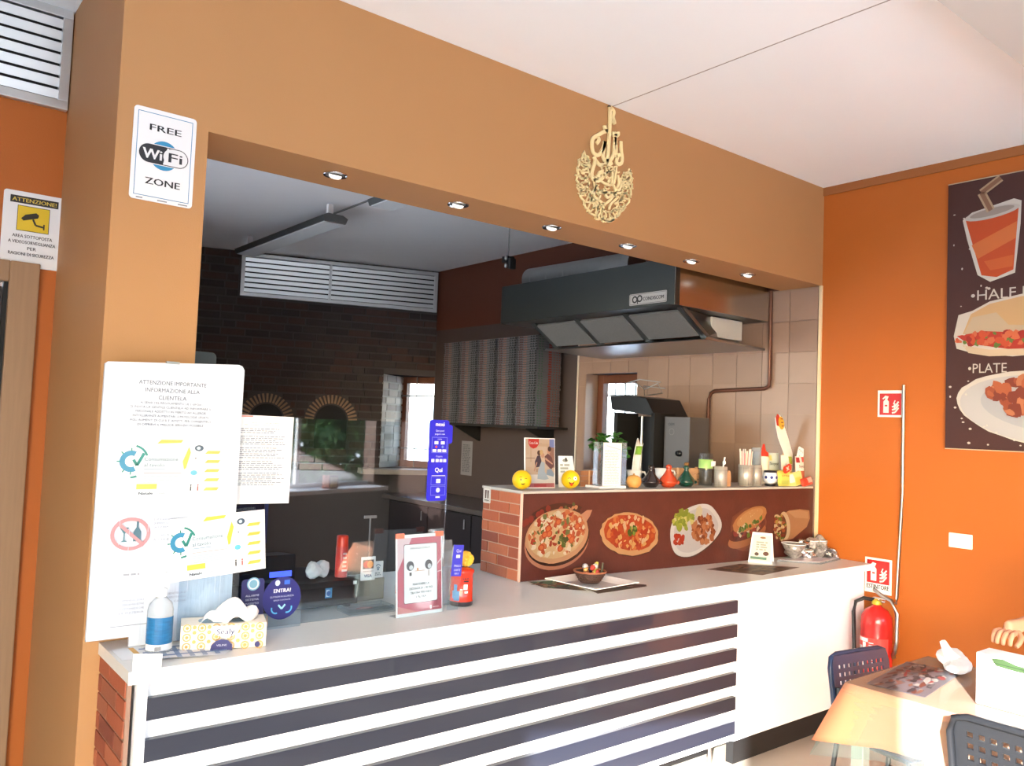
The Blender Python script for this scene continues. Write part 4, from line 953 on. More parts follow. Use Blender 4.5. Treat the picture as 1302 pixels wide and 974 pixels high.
for i, s_ in enumerate(["E' VIETATA LA SOMMINISTRAZIONE", "DI BEVANDE ALCOLICHE", "AI MINORI", "", "IL TITOLARE E' TENUTO", "A CHIEDERE"]):
    if s_: cv.text(s_, 0.170, 0.384-0.0125*i, 0.0062, (150,156,176), 0.10 if i == 0 else 0.055+0.01*(i % 3), 'L')
for i, s_ in enumerate(['CAPPIENZA LOCALE', 'CONSUMAZIONE', 'SI COMUNICA CHE', 'DI PIZZERIA']): cv.text(s_, 0.12, 0.142-0.0125*i, 0.0062, (150,152,170), 0.07)
for i, s_ in enumerate(["CLIENTELA E'", 'CONSENTITA SOLO', 'ALLA CASSA']): cv.text(s_, 0.245, 0.152-0.0125*i, 0.0062, (160,162,180), 0.07)
cv.rect(0.06, 0.066, 0.20, 0.068, (150,155,165)); cv.lines(0.09, 0.15, 0.215, 0.225, 1, (170,175,185))
for x_ in (0.036, 0.385): cv.rect(x_, 0.05, x_+0.0012, 0.84, (222,226,232))
random.seed(2)
for i in range(24):
    x_ = random.uniform(0.04, 0.4); z_ = random.uniform(0.06, 0.36); cv.rect(x_, z_, x_+0.0012, z_+random.uniform(0.03, 0.12), (226,228,238))
cv.build('printed_notices', t)
# loose corner sheet on the counter end
tag(MB().prism([(0.0,0.0),(0.075,-0.002),(0.078,0.075),(0.0,0.085)], 1, -0.001, 0.0).build('corner_sheet', paper, None, 0, (0.650, 2.432, 0.846)), 'white sheet taped down over the left front corner of the counter', 'paper')

# big acrylic screen with sheets
t = thing('acrylic_screen', 'large clear acrylic sneeze screen standing on the counter', 'screen', (1.0, 2.722, ZW))
MB().prism(round_rect(-0.02, 0.0, 0.868, 0.716, 0.03), 1, 0, 0.004).build('sheet', clear, t)
for x_ in (0.1, 0.72): MB().box(x_, x_+0.005, -0.06, 0.07, 0, 0.06).build('foot', clear_small, t)
t = thing('rules_sheet', 'white A4 sheet of dense printed rules on the clear screen', 'paper', (0.993, 2.7205, 1.302))
MB().box(0, 0.213, -0.0008, 0, 0, 0.298).build('sheet', paper, t, rot=(0, R(0.6), 0))
cv = Canvas((0, -0.0008, 0), *FR); cv.rect(0.008, 0.291, 0.07, 0.296, (226,140,130)); cv.text('DECALOGO COMPORTAMENTI', 0.115, 0.272, 0.0045, (110,116,126), 0.10); cv.text('PER CONTENERE IL CONTAGIO DA COVID-19', 0.108, 0.265, 0.004, (110,116,126), 0.13)
for i in range(30):
    y_ = 0.252-0.0065*i
    if i in (3, 9, 16, 22): continue
    cv.lines(0.028, 0.19, y_-0.003, y_+0.003, 1, (150,156,166), 0.5, 0.3)
cv.build('print_lines', t)
t = thing('leaflet_landscape', 'white landscape leaflet Consumazione al tavolo in front of the board', 'leaflet', (0.812, 2.6835, 1.066), rot=(0, R(-4.2), R(0)))
t.scale = (1.03, 1, 1.03)
MB().box(0, 0.300, -0.0008, 0, 0, 0.192).build('sheet', paper, t)
cv = Canvas((0, -0.0008, 0), *FR); consum(cv, 0.004, 0.004, 0.292, 0.184, 1.0); cv.build('printed_leaflet', t)
# small acrylic plate with round stickers holding the leaflet
t = thing('small_acrylic_plate', 'small clear acrylic plate with blue stickers near the tissue box', 'screen', (1.013, 2.687, ZW+0.001))
MB().prism(round_rect(-0.17, 0.0, 0.02, 0.27, 0.012), 1, 0, 0.004).build('plate', clear_small, t)
MB().prism(round_rect(0.022, 0.0, 0.245, 0.105, 0.004), 1, 0, 0.004).build('lower_plate', clear_small, t)
cv = Canvas((0.03, 0, 0.03), *FR)
cv.poly(round_rect(0.0, 0.0, 0.078, 0.145, 0.012), (44,44,104)); cv.ell(0.04, 0.128, 0.022, 0.022, (120,170,196)); cv.ring(0.04, 0.128, 0.018, 0.004, (220,232,240))
for i, s_ in enumerate(['ALLARME', 'SISTEMA', 'INSERITO']): cv.text(s_, 0.038, 0.09-0.013*i, 0.007, (214,218,240), 0.046)
cv.rect(0.018, 0.038, 0.056, 0.042, (180,184,220)); cv.rect(0.06, -0.012, 0.075, 0.004, (210,226,236))
cx_, cy_ = 0.142, 0.072
cv.ell(cx_, cy_, 0.068, 0.072, (40,42,120), 0, 36); cv.ell(cx_-0.018, cy_+0.052, 0.009, 0.01, (200,210,236), 0, 12); cv.rect(cx_+0.006, cy_+0.045, cx_+0.026, cy_+0.06, (60,110,220))
cv.text('ENTRA!', cx_, cy_+0.026, 0.013, (236,240,250), 0.06, bold=0.0006)
cv.text('QUI PAGHI IN SICUREZZA', cx_, cy_+0.006, 0.006, (200,206,236), 0.085); cv.text('SENZA CONTANTE', cx_, cy_-0.006, 0.005, (200,206,236), 0.06)
for sx in (-1, 1): cv.ring(cx_+sx*0.020, cy_-0.034, 0.018, 0.005, (96,190,236), PI*0.9 if sx < 0 else PI*-0.6, PI*1.6 if sx < 0 else PI*0.1, 10)
cv.line([(cx_-0.012,cy_-0.022),(cx_,cy_-0.036),(cx_+0.012,cy_-0.022)], 0.006, (160,220,246))
cv.build('stickers', t)

# sanitizer
def loc_on(x, y, z=ZW): return (x, y, z+0.0005)
t = thing('sanitizer_bottle', 'clear pump bottle of hand sanitizer with blue label', 'bottle', loc_on(0.765, 2.60))
MB().lathe([(0.0,0.0),(0.034,0.0),(0.037,0.006),(0.037,0.125),(0.032,0.145),(0.018,0.16),(0.014,0.165),(0.014,0.178)], n=24).build('bottle', mat('pale_clear_plastic', (236,242,246), 0.08, trans=0.75, ior=1.2), t)
m = MB()
for k in range(16):
    a = PI*1.0+PI*0.95*k/16; b = PI*1.0+PI*0.95*(k+1)/16
    m.add([(0.0376*math.cos(a),0.0376*math.sin(a),0.03),(0.0376*math.cos(b),0.0376*math.sin(b),0.03),(0.0376*math.cos(b),0.0376*math.sin(b),0.108),(0.0376*math.cos(a),0.0376*math.sin(a),0.108)], [(0,1,2,3)], True)
m.build('blue_label', mat('blue_label', (36,108,158), 0.35, var=0.5, scale=24, stretch=(1,1,5)), t)
m = MB()
for k in range(16):
    a = PI*1.0+PI*0.95*k/16; b = PI*1.0+PI*0.95*(k+1)/16
    m.add([(0.0378*math.cos(a),0.0378*math.sin(a),0.012),(0.0378*math.cos(b),0.0378*math.sin(b),0.012),(0.0378*math.cos(b),0.0378*math.sin(b),0.03),(0.0378*math.cos(a),0.0378*math.sin(a),0.03)], [(0,1,2,3)], True)
m.build('white_label', paper, t)
MB().lathe([(0.0145,0.165),(0.016,0.166),(0.016,0.188),(0.006,0.19),(0.006,0.225),(0.013,0.226),(0.013,0.236),(0,0.238)], n=18).tube([(0,0,0.230),(-0.02,-0.012,0.232),(-0.042,-0.02,0.224)], [0.007,0.006,0.004], 8).build('pump', mat('white_pump', (240,243,246), 0.3), t)
cv = Canvas((-0.022, -0.0385, 0.013), *FR); 
for i in range(9): cv.rect(0.002*i, 0.001, 0.002*i+0.001, 0.012, (90,90,96))
cv.build('barcode', t)
# checkered cloth under
t = thing('checked_napkin', 'blue and white checked paper napkin under the sanitizer', 'napkin', (0.70, 2.515, ZW+0.0006))
m = MB().add([(0.0,0.05,0),(0.05,0,0.004),(0.22,-0.04,0.0),(0.27,0.02,0.002),(0.20,0.14,0.0),(0.06,0.15,0.003)], [(0,1,2,3,4,5)]); m.build('sheet', paper, t)
cv = Canvas((0,0,0.003), *UPF)
for i in range(6): cv.line([(0.03+0.035*i,0.0-0.006*i),(0.045+0.035*i,0.14-0.012*i)], 0.014, (150,172,206))
for i in range(3): cv.line([(0.02,0.035+0.045*i),(0.24,-0.005+0.045*i)], 0.013, (120,146,190))
cv.build('checks', t)
t = thing('flyer', 'pale flyer with an orange stripe lying at the counter corner', 'flyer', (0.655, 2.56, ZW+0.0004))
MB().box(0, 0.08, 0, 0.13, 0, 0.0006).build('sheet', paper, t); cv = Canvas((0,0,0.0006), *UPF); cv.rect(0.045, 0.0, 0.06, 0.12, (236,176,80)); cv.build('stripe', t)
# tissue box
t = thing('tissue_box', 'orange patterned cardboard tissue box with tissue pulled out', 'tissue box', loc_on(0.955, 2.590), rz=R(-17))
MB().box(-0.125, 0.125, -0.055, 0.055, 0, 0.075).build('box', mat('tissue_box_cream', (246,236,218), 0.5), t, 0.002)
random.seed(8)
for (o_, fr_, wd) in (((-0.125,-0.055,0), FR, 0.25), ((0.125,-0.055,0), ((0,1,0),(0,0,1)), 0.11)):
    cv = Canvas(o_, *fr_, lift=0.0006)
    n_ = int(wd/0.042)
    for i in range(n_+1):
        for j in range(3):
            cx_ = 0.018+0.042*i; cy_ = 0.012+0.028*j
            if cx_ > wd-0.01: continue
            cv.ring(cx_, cy_, 0.0125, 0.0035, (232,176,98), n=14); cv.ell(cx_, cy_, 0.005, 0.005, (228,166,84), 0, 8)
            for a in range(6): cv.line([(cx_+0.006*math.cos(a), cy_+0.006*math.sin(a)), (cx_+0.0125*math.cos(a), cy_+0.0125*math.sin(a))], 0.0012, (236,186,112))
            if cx_+0.021 < wd-0.004: cv.ell(cx_+0.021, min(cy_+0.014, 0.07), 0.006, 0.006, (234,180,100), 0, 8)
    if wd > 0.2:
        cv.poly([(0.088,0.075),(0.172,0.075),(0.162,0.050),(0.13,0.036),(0.098,0.050)], (250,250,252)); cv.text('Sealy', 0.128, 0.058, 0.017, (52,56,96), 0.052, bold=0.0004)
        cv.poly([(0.085,0.0),(0.15,0.0),(0.148,0.018),(0.135,0.031),(0.117,0.035),(0.100,0.030),(0.088,0.018)], (48,48,110)); cv.text('VELINE', 0.118, 0.017, 0.006, (220,224,240), 0.03)
        cv.ell(0.222, 0.014, 0.008, 0.009, (48,48,110), 0, 12)
    cv.build('pattern', t)
cv = Canvas((-0.125,-0.055,0.075), *UPF, lift=0.0006); cv.poly(round_rect(0.05, 0.02, 0.2, 0.09, 0.03), (150,178,196)); cv.build('opening', t)
def crumple(name, m, parent, r, seed, loc=(0,0,0), sc=(1,1,1), amp=0.35, lift=True):
    random.seed(seed); bm = bmesh.new(); bmesh.ops.create_icosphere(bm, subdivisions=3, radius=r)
    ax = [Vector((random.gauss(0,1), random.gauss(0,1), random.gauss(0,1))).normalized() for _ in range(14)]
    for v in bm.verts:
        d = v.co.normalized(); f = 1+amp*(sum(abs(d.dot(a))**6*(1 if i % 2 else -1) for i, a in enumerate(ax))*0.5+random.uniform(-0.12, 0.12))
        v.co = Vector((v.co.x*f*sc[0], v.co.y*f*sc[1], v.co.z*f*sc[2]))
    zmin = min(v.co.z for v in bm.verts)
    for v in bm.verts: v.co.z -= zmin
    me = bpy.data.meshes.new(name); bm.to_mesh(me); bm.free(); me.materials.append(m)
    o = bpy.data.objects.new(name, me); COL.objects.link(o); o.location = loc
    if parent: o.parent = parent
    return o
def sheet_surf(name, m, parent, fn, nu=14, nv=10, th=0.0, **k):
    b = MB(); vs = [fn(i/nu, j/nv) for j in range(nv+1) for i in range(nu+1)]
    b.add(vs, [(j*(nu+1)+i, j*(nu+1)+i+1, (j+1)*(nu+1)+i+1, (j+1)*(nu+1)+i) for j in range(nv) for i in range(nu)], True)
    o = b.build(name, m, parent, **k)
    if th: s_ = o.modifiers.new('solid', 'SOLIDIFY'); s_.thickness = th
    return o
sheet_surf('tissue', tissue_m, t, lambda u, v: (-0.075+0.15*u+0.03*math.sin(3*v), -0.035+0.07*v+0.015*math.sin(7*u), 0.072+0.055*math.sin(PI*u)**0.6*math.sin(PI*min(1, v*1.1))**0.5+0.014*math.sin(11*u+5*v)+0.012*u), 20, 12, 0.0008)

# till: cash drawer, card printer, screen
t = thing('cash_drawer', 'black cash drawer with a blue sticker behind the clear screen', 'cash drawer', loc_on(1.13, 2.86))
MB().box(0, 0.44, 0, 0.33, 0.012, 0.105).build('case', black_pl, t, 0.003)
MB().box(0.006, 0.434, -0.004, 0, 0.016, 0.085).build('drawer_front', mat('drawer_black', (14,14,16), 0.2), t, 0.002)
for x_ in (0.03, 0.41):
    for y_ in (0.03, 0.3): MB().lathe([(0.014,0),(0.014,0.013)], c=(x_, y_, 0), n=10).build('foot', black_m, t)
cv = Canvas((0, -0.004, 0), *FR); cv.rect(0.30, 0.045, 0.328, 0.082, (60,140,196)); cv.rect(0.304, 0.05, 0.318, 0.076, (226,240,250)); cv.ell(0.314, 0.062, 0.008, 0.01, (40,100,170), 0, 10); cv.rect(0.415, 0.088, 0.43, 0.1, (236,238,240)); cv.build('stickers', t)
ZD = ZW+0.1055
t = thing('card_printer', 'black receipt printer with a lit blue display on the drawer', 'printer', (1.10, 2.93, ZD))
MB().prism([(0,0),(0.20,0),(0.20,0.05),(0.16,0.085),(0.0,0.10)], 0, 0, 0.24).build('case', black_pl, t, 0.004)
MB().add([(0.02,0.0,0.0),(0.0,0,0)], []) 
MB().box(0.14, 0.225, -0.002, 0.003, 0.02, 0.04).build('display', mat('blue_display', (70,80,240), 0.3, emit=(60,80,255), estr=1.2), t)
MB().box(0.05, 0.19, -0.012, -0.001, 0.004, 0.012).build('paper_slot', steel_dim, t)
t = thing('till_screen', 'dark blue framed till screen behind the hanging leaflet', 'monitor', (1.14, 3.17, ZD))
MB().box(-0.06, 0.17, 0.0, 0.025, 0.12, 0.40).build('screen', mat('screen_navy', (28,34,60), 0.2), t, 0.004)
MB().box(-0.07, 0.18, -0.005, 0.0, 0.11, 0.125).box(0.165, 0.18, -0.005, 0, 0.125, 0.40).box(-0.07, 0.165, -0.005, 0, 0.395, 0.41).build('bezel', mat('bezel_blue', (44,58,110), 0.3), t)
MB().box(0.04, 0.07, 0.01, 0.04, 0, 0.12).build('stand', black_pl, t)
o = crumple('crumpled_napkin', tissue_m, None, 0.035, 4, (1.43, 2.93, ZD), (1,0.8,1.05), 0.6); tag(o, 'crumpled white paper napkin on the cash drawer', 'napkin')
t = thing('spray_can', 'red spray can standing on the cash drawer', 'spray can', (1.53, 2.93, ZD))
MB().lathe([(0,0),(0.023,0),(0.024,0.004),(0.024,0.115),(0.021,0.12)], n=22).build('can', mat('can_red', (208,66,60), 0.3), t)
MB().lathe([(0.0225,0.115),(0.0225,0.155),(0.020,0.16),(0,0.16)], n=22).build('cap', mat('cap_red', (222,60,40), 0.3), t)
cv = Canvas((-0.012,-0.0245,0.02), *FR); 
for i in range(5): cv.rect(0.004, 0.004+0.016*i, 0.02, 0.012+0.016*i, (244,206,200))
cv.rect(0.001, 0.004, 0.023, 0.012, (250,236,230)); cv.build('label_print', t)
def card(name, label, x, y, z, w_, h_, fn, rz=0):
    t = thing(name, label, 'card', (x, y, z), rz=rz); MB().box(0, w_, 0, 0.0015, 0, h_).build('sheet', paper, t)
    cv = Canvas((0,0,0), *FR); fn(cv); cv.build('card_print', t); return t
def mc(cv):
    cv.rect(0.008, 0.045, 0.056, 0.08, (60,40,34)); cv.ell(0.024, 0.062, 0.014, 0.014, (214,60,44)); cv.ell(0.040, 0.062, 0.014, 0.014, (240,150,60)); cv.text('mastercard', 0.032, 0.036, 0.006, (60,60,60), 0.045); cv.text('VISA', 0.032, 0.018, 0.012, (44,60,130), 0.034, bold=0.0005)
card('payment_card_sign', 'small white card with the red and orange circles payment logo', 1.60, 2.90, ZW+0.088, 0.064, 0.092, mc)
def cl(cv):
    cv.ring(0.022, 0.042, 0.012, 0.003, (60,110,150), PI*0.1, PI*0.9, 8); cv.ring(0.022, 0.036, 0.008, 0.003, (60,110,150), PI*0.1, PI*0.9, 8); cv.ell(0.022, 0.034, 0.004, 0.005, (60,110,150)); cv.lines(0.008, 0.036, 0.008, 0.022, 2, (120,140,150))
card('contactless_sign', 'small pale card with a contactless symbol beside the payment card', 1.672, 2.93, ZW+0.088, 0.045, 0.066, cl)
t = thing('sign_block', 'grey plastic block holding the small payment cards', 'box', loc_on(1.60, 2.935))
MB().box(0, 0.13, 0.0, 0.09, 0, 0.0865).build('case', mat('grey_block', (140,136,128), 0.4), t, 0.004)
t = thing('coin_tray', 'clear plastic coin tray lying on the counter', 'tray', loc_on(1.47, 2.735))
MB().box(0, 0.19, 0, 0.10, 0, 0.008).build('plate', clear_soft, t, 0.003)
MB().box(0, 0.19, 0, 0.004, 0.008, 0.02).box(0, 0.19, 0.096, 0.1, 0.008, 0.02).box(0, 0.004, 0.004, 0.096, 0.008, 0.02).box(0.186, 0.19, 0.004, 0.096, 0.008, 0.02).build('rim', clear_small, t)
cv = Canvas((0.09, 0.05, 0.0085), *UPF); cv.ell(0, 0, 0.035, 0.018, (190,120,116)); cv.ell(0, 0, 0.024, 0.01, (220,180,176)); cv.build('logo', t)
t = thing('receipt_pile', 'white papers with red ends lying behind the framed notice', 'paper', loc_on(1.80, 2.90))
MB().add([(0,0,0.05),(0.14,-0.01,0.05),(0.17,0.08,0.09),(0.02,0.09,0.09),(0,0,0.0),(0.14,-0.01,0.0),(0.17,0.08,0.0),(0.02,0.09,0.0)], [(0,1,2,3),(0,1,5,4),(1,2,6,5),(2,3,7,6),(3,0,4,7),(4,5,6,7)]).build('papers', paper, t)
MB().box(-0.004, 0.0, 0.0, 0.06, 0.01, 0.045).build('red_end', mat('red_end', (190,80,66), 0.5), t)
t = thing('price_holder', 'thin chrome stem card holder behind the framed notice', 'card holder', loc_on(1.80, 3.20))
MB().tube([(0,0,0.0),(0.0,0,0.30)], 0.004, 8).build('stem', steel, t)
MB().box(-0.03, 0.03, -0.003, 0.003, 0.29, 0.302).build('clip', steel, t)
MB().lathe([(0,0.012),(0.03,0.01),(0.04,0)], n=18).build('foot', black_pl, t)

# framed notice in acrylic stand
t = thing('acrylic_notice', 'standing white and crimson COVID distance notice in acrylic holder', 'sign', (1.60, 2.62, ZW+0.001), rot=(R(-5), 0, R(3)))
MB().box(0, 0.21, 0, 0.003, 0, 0.297).build('sheet', paper, t, 0.0)
MB().box(-0.002, 0.212, -0.0035, -0.0022, 0, 0.299).build('cover', clear_small, t)
MB().box(0, 0.21, 0.003, 0.085, 0, 0.003).build('foot', clear_small, t)
for x_ in (0.0, 0.18): MB().box(x_, x_+0.035, -0.0045, 0.004, 0.285, 0.303).build('tape', mat('red_tape', (220,110,90), 0.4), t)
cv = Canvas((0, 0, 0), *FR, step=0.0001, lift=0.0003)
cv.rect(0.006, 0.012, 0.206, 0.285, (206,96,118))
for i in range(10): cv.poly([(0.006,0.285),(0.006,0.20-0.018*i),(0.05+0.01*i,0.285)] if i < 4 else [(0.006,0.012),(0.006,0.02+0.02*(i-3)),(0.08+0.018*(i-3),0.012)], [(240,214,218),(230,180,188),(236,206,212),(224,150,160),(220,140,140),(212,110,130),(204,90,110),(196,70,96),(190,56,88),(186,48,80)][i]) if i in (0,2,4) else None
cv.poly([(0.16,0.012),(0.206,0.012),(0.206,0.19),(0.19,0.10)], (178,34,72)); cv.line([(0.185,0.18),(0.206,0.20)], 0.004, (236,200,208)); cv.line([(0.18,0.15),(0.206,0.155)], 0.003, (236,200,208))
cv.poly(round_rect(0.033, 0.045, 0.187, 0.262, 0.006), (110,60,76)); cv.poly(round_rect(0.035, 0.047, 0.185, 0.260, 0.006), (246,246,248))
cv.text('EMERGENZA COVID-19', 0.108, 0.246, 0.007, (60,60,66), 0.09)
for cx_ in (0.062, 0.146):
    cv.ell(cx_, 0.182, 0.017, 0.018, (64,72,84), 0, 16); cv.ell(cx_+0.004, 0.176, 0.009, 0.009, (206,214,220), 0, 10)
cv.rect(0.058, 0.146, 0.068, 0.158, (70,76,86)); cv.rect(0.142, 0.14, 0.150, 0.162, (210,200,196)); cv.line([(0.082,0.162),(0.128,0.162)], 0.002, (210,150,110)); cv.ell(0.095,0.168,0.005,0.006,(226,160,110),0,8)
for i, (s_, w_) in enumerate([('MANTENERE LA',0.075), ('DISTANZA DI 1 METRO',0.105), ('TRA UNA PERSONA E',0.095), ("L'ALTRA",0.045)]): cv.text(s_, 0.110, 0.114-0.0155*i, 0.0085, (44,56,66), w_, bold=0.0003)
cv.rect(0.15, 0.018, 0.157, 0.030, (240,230,234)); cv.text('sanita', 0.176, 0.024, 0.006, (240,220,228), 0.028)
cv.build('printed_notice', t)
t = thing('leaflet_holder', 'empty clear acrylic leaflet holder beside the red tin', 'holder', loc_on(1.865, 2.72), rot=(R(-6), 0, 0))
MB().box(0, 0.085, 0.0, 0.003, 0, 0.21).box(0, 0.085, 0.04, 0.043, 0, 0.25).box(0, 0.003, 0.003, 0.04, 0, 0.21).box(0.082, 0.085, 0.003, 0.04, 0, 0.21).build('walls', clear_soft, t)
MB().box(0.0, 0.085, 0, 0.043, 0, 0.003).build('base', clear_small, t)
MB().lathe([(0,-0.006),(0.012,-0.006),(0.012,0)], n=14, M=Matrix.Translation((0.06, -0.002, 0.05)) @ Matrix.Rotation(R(90), 4, 'X')).build('plug', black_m, t)
def tin(cx, cy):
    t = thing('letterbox_tin', 'red tin shaped like a pillar letterbox with painted figures', 'tin', loc_on(cx, cy))
    MB().lathe([(0,0),(0.044,0),(0.047,0.004),(0.047,0.018)], n=28).build('base', mat('tin_dark', (44,44,52), 0.3), t)
    MB().lathe([(0.047,0.018),(0.045,0.02),(0.045,0.125),(0.048,0.128),(0.048,0.137),(0.045,0.14),(0.03,0.146),(0,0.147)], n=28).build('body', mat('tin_red', (206,52,34), 0.25, coat=0.3), t)
    def wrap(u, r=0.0456): a = PI*1.5+u/0.045-0.35; return (r*math.cos(a), r*math.sin(a))
    for nm, cc, quads in (('slot', (20,20,24), [(-0.005,0.017,0.095,0.101)]), ('painted_figures', (92,150,196), [(-0.045,-0.03,0.022,0.085),(-0.03,-0.02,0.022,0.06),(-0.052,-0.045,0.03,0.06)]),
                          ('painted_letter', (236,224,220), [(-0.004,0.012,0.066,0.086),(-0.018,-0.008,0.064,0.068),(0.0,0.014,0.052,0.06)]), ('rim_lettering', (60,24,22), [(-0.01,-0.004,0.106,0.111),(-0.002,0.006,0.106,0.111),(0.008,0.016,0.106,0.111)])):
        m = MB()
        for (u0, u1, z0, z1) in quads:
            for k in range(3):
                a = u0+(u1-u0)*k/3; b = u0+(u1-u0)*(k+1)/3; pa, pb_ = wrap(a), wrap(b); m.add([(*pa,z0),(*pb_,z0),(*pb_,z1),(*pa,z1)], [(0,1,2,3)])
        m.build(nm, mat('tin_'+nm, cc, 0.4), t)
tin(1.945, 2.70)
o = crumple('yellow_wrapper', mat('wrapper_yellow', (226,176,60), 0.35), None, 0.024, 6, (1.965, 2.705, ZW+0.1485), (1.2,1,0.9), 0.7); tag(o, 'crumpled yellow wrapper on top of the red tin', 'wrapper')
t = thing('payment_banner', 'small blue card leaning before the red tin', 'card', (1.845, 2.635, ZW+0.13), rot=(0, R(4), 0))
MB().box(0, 0.048, 0, 0.0015, 0, 0.12).build('sheet', mat('blue_card', (52,52,176), 0.35), t)
MB().box(-0.004, 0.0, 0, 0.0015, -0.129, 0.12).box(0, 0.048, 0, 0.0015, -0.129, -0.002).build('holder', clear_small, t)
cv = Canvas((0,0,0), *FR); cv.text('Qui', 0.026, 0.098, 0.012, (236,238,250), 0.022); cv.rect(0.016, 0.07, 0.034, 0.082, (230,232,250)); cv.text('PAGO', 0.026, 0.04, 0.009, (220,224,250), 0.03); cv.text('CARTE', 0.026, 0.024, 0.008, (220,224,250), 0.03); cv.text('PAY', 0.026, 0.010, 0.007, (220,224,250), 0.02); cv.build('lettering', t)
# tall blue Nexi style sticker
t = thing('payment_sticker', 'tall bright blue accepted payments sticker on the screen edge', 'sticker', (1.772, 2.7208, 1.292))
MB().prism(round_rect(0, 0, 0.094, 0.318, 0.012), 1, -0.0008, 0).build('sheet', mat('sticker_blue', (38,36,190), 0.35), t)
MB().prism(round_rect(0.085, 0.225, 0.112, 0.30, 0.012), 1, 0.0, 0.0006).build('back_sheet', mat('sticker_blue', (38,36,190)), t)
cv = Canvas((0,-0.0008,0), *FR); wv = (232,236,250)
cv.text('nexi', 0.05, 0.302, 0.016, wv, 0.04, bold=0.0008); cv.text('Qui puoi', 0.05, 0.276, 0.007, wv, 0.04); cv.text('pagare con', 0.05, 0.263, 0.007, wv, 0.046)
cv.frame(0.014, 0.188, 0.086, 0.25, 0.0015, (150,160,230)); cv.text('carte', 0.05, 0.243, 0.006, wv, 0.02)
for x_ in (0.026, 0.056): cv.rect(x_, 0.222, x_+0.018, 0.234, wv)
cv.ell(0.035, 0.212, 0.005, 0.005, (220,80,60)); cv.ell(0.065, 0.212, 0.005, 0.005, (120,150,230))
for x_ in (0.018, 0.042, 0.064): cv.rect(x_, 0.192, x_+0.018, 0.202, wv)
cv.text('Crypto', 0.05, 0.175, 0.007, wv, 0.03)
for x_ in (0.014, 0.034, 0.052, 0.070): cv.rect(x_, 0.152, x_+0.014, 0.164, wv)
cv.text('Qui', 0.05, 0.122, 0.018, wv, 0.034, bold=0.0008); cv.rect(0.018, 0.098, 0.082, 0.1, wv); cv.frame(0.016, 0.062, 0.084, 0.096, 0.0012, (150,160,230)); cv.rect(0.04, 0.07, 0.06, 0.086, wv); cv.frame(0.016, 0.022, 0.084, 0.058, 0.0012, (150,160,230)); cv.ell(0.05, 0.042, 0.009, 0.009, wv); cv.rect(0.04, 0.012, 0.06, 0.018, wv)
cv.build('lettering', t)

# placemats, plate and basket
def placemat(label, pts, z, seed, cols, n=60):
    t = thing('paper_placemat', label, 'placemat', (pts[0][0], pts[0][1], z))
    loc = [(p[0]-pts[0][0], p[1]-pts[0][1]) for p in pts]
    MB().prism(loc, 2, 0, 0.0008).build('sheet', mat('mat_dark', (98,76,66), 0.4), t)
    random.seed(seed); cv = Canvas((0,0,0.0008), *UPF, step=0.00002, lift=0.0002); cv.gain = 0.75
    for i in range(n):
        a, b = random.random(), random.random()
        x = (loc[0][0]*(1-a)+loc[1][0]*a)*(1-b)+(loc[3][0]*(1-a)+loc[2][0]*a)*b; y = (loc[0][1]*(1-a)+loc[1][1]*a)*(1-b)+(loc[3][1]*(1-a)+loc[2][1]*a)*b
        a = 0.08+0.84*a; b = 0.1+0.8*b
        x = (loc[0][0]*(1-a)+loc[1][0]*a)*(1-b)+(loc[3][0]*(1-a)+loc[2][0]*a)*b; y = (loc[0][1]*(1-a)+loc[1][1]*a)*(1-b)+(loc[3][1]*(1-a)+loc[2][1]*a)*b
        cv.ell(x, y, random.uniform(0.015,0.05), random.uniform(0.008,0.022), random.choice(cols), random.uniform(-0.4,0.4), 8, True, 0.3)
    cv.build('printed_food', t); return t
ZP = ZW+0.0003
placemat('colourful paper placemat at the brick corner of the riser', [(2.47,2.80),(2.60,2.66),(2.66,2.85),(2.50,2.945)], ZP, 3, [(206,170,130),(178,96,66),(110,90,80),(96,140,110),(226,200,150),(70,60,60)])
placemat('dark paper placemat under the square plate', [(2.60,2.59),(2.93,2.60),(2.92,2.72),(2.70,2.90)], ZP, 4, [(120,84,70),(90,84,88),(190,170,160),(60,50,50)])
placemat('brown printed placemat lying on the right part of the counter', [(3.585,2.77),(3.72,2.52),(4.14,2.57),(3.92,2.80)], ZP, 5, [(116,84,66),(70,56,54),(150,110,84),(96,84,84),(60,50,48)], 90)
t = thing('square_plate', 'square white plate under the sweets basket', 'plate', (2.71, 2.74, ZW+0.0062), rz=R(3))
q = MB()
for (h_, z_) in ((0.10, 0.0), (0.158, 0.018)): q.v += [(-h_*0.93,-h_,z_),(h_,-h_*0.93,z_),(h_*0.93,h_,z_),(-h_,h_*0.93,z_)]
q.f += [(0,1,2,3),(0,1,5,4),(1,2,6,5),(2,3,7,6),(3,0,4,7)]; q.sm += [False]*5
o = q.build('dish', mat('white_porcelain', (238,236,234), 0.15, coat=0.4), t); s_ = o.modifiers.new('solid', 'SOLIDIFY'); s_.thickness = 0.004; s_.offset = 1
t = thing('sweets_basket', 'small dark wicker basket on the square plate', 'basket', (2.705, 2.75, ZW+0.0125))
wick = mat('dark_wicker', (74,50,42), 0.6, var=0.4, scale=60, bump=0.8, bscale=120)
MB().lathe([(0,0.001),(0.044,0.001),(0.05,0.01),(0.075,0.05),(0.070,0.05),(0.046,0.014),(0,0.012)], n=28).build('bowl', wick, t)
for k in range(5): 
    rr = 0.052+0.0055*k; MB().tube([((rr)*math.cos(2*PI*i/20), rr*math.sin(2*PI*i/20), 0.012+0.009*k) for i in range(21)], 0.0025, 5).build('woven_ring', wick, t)
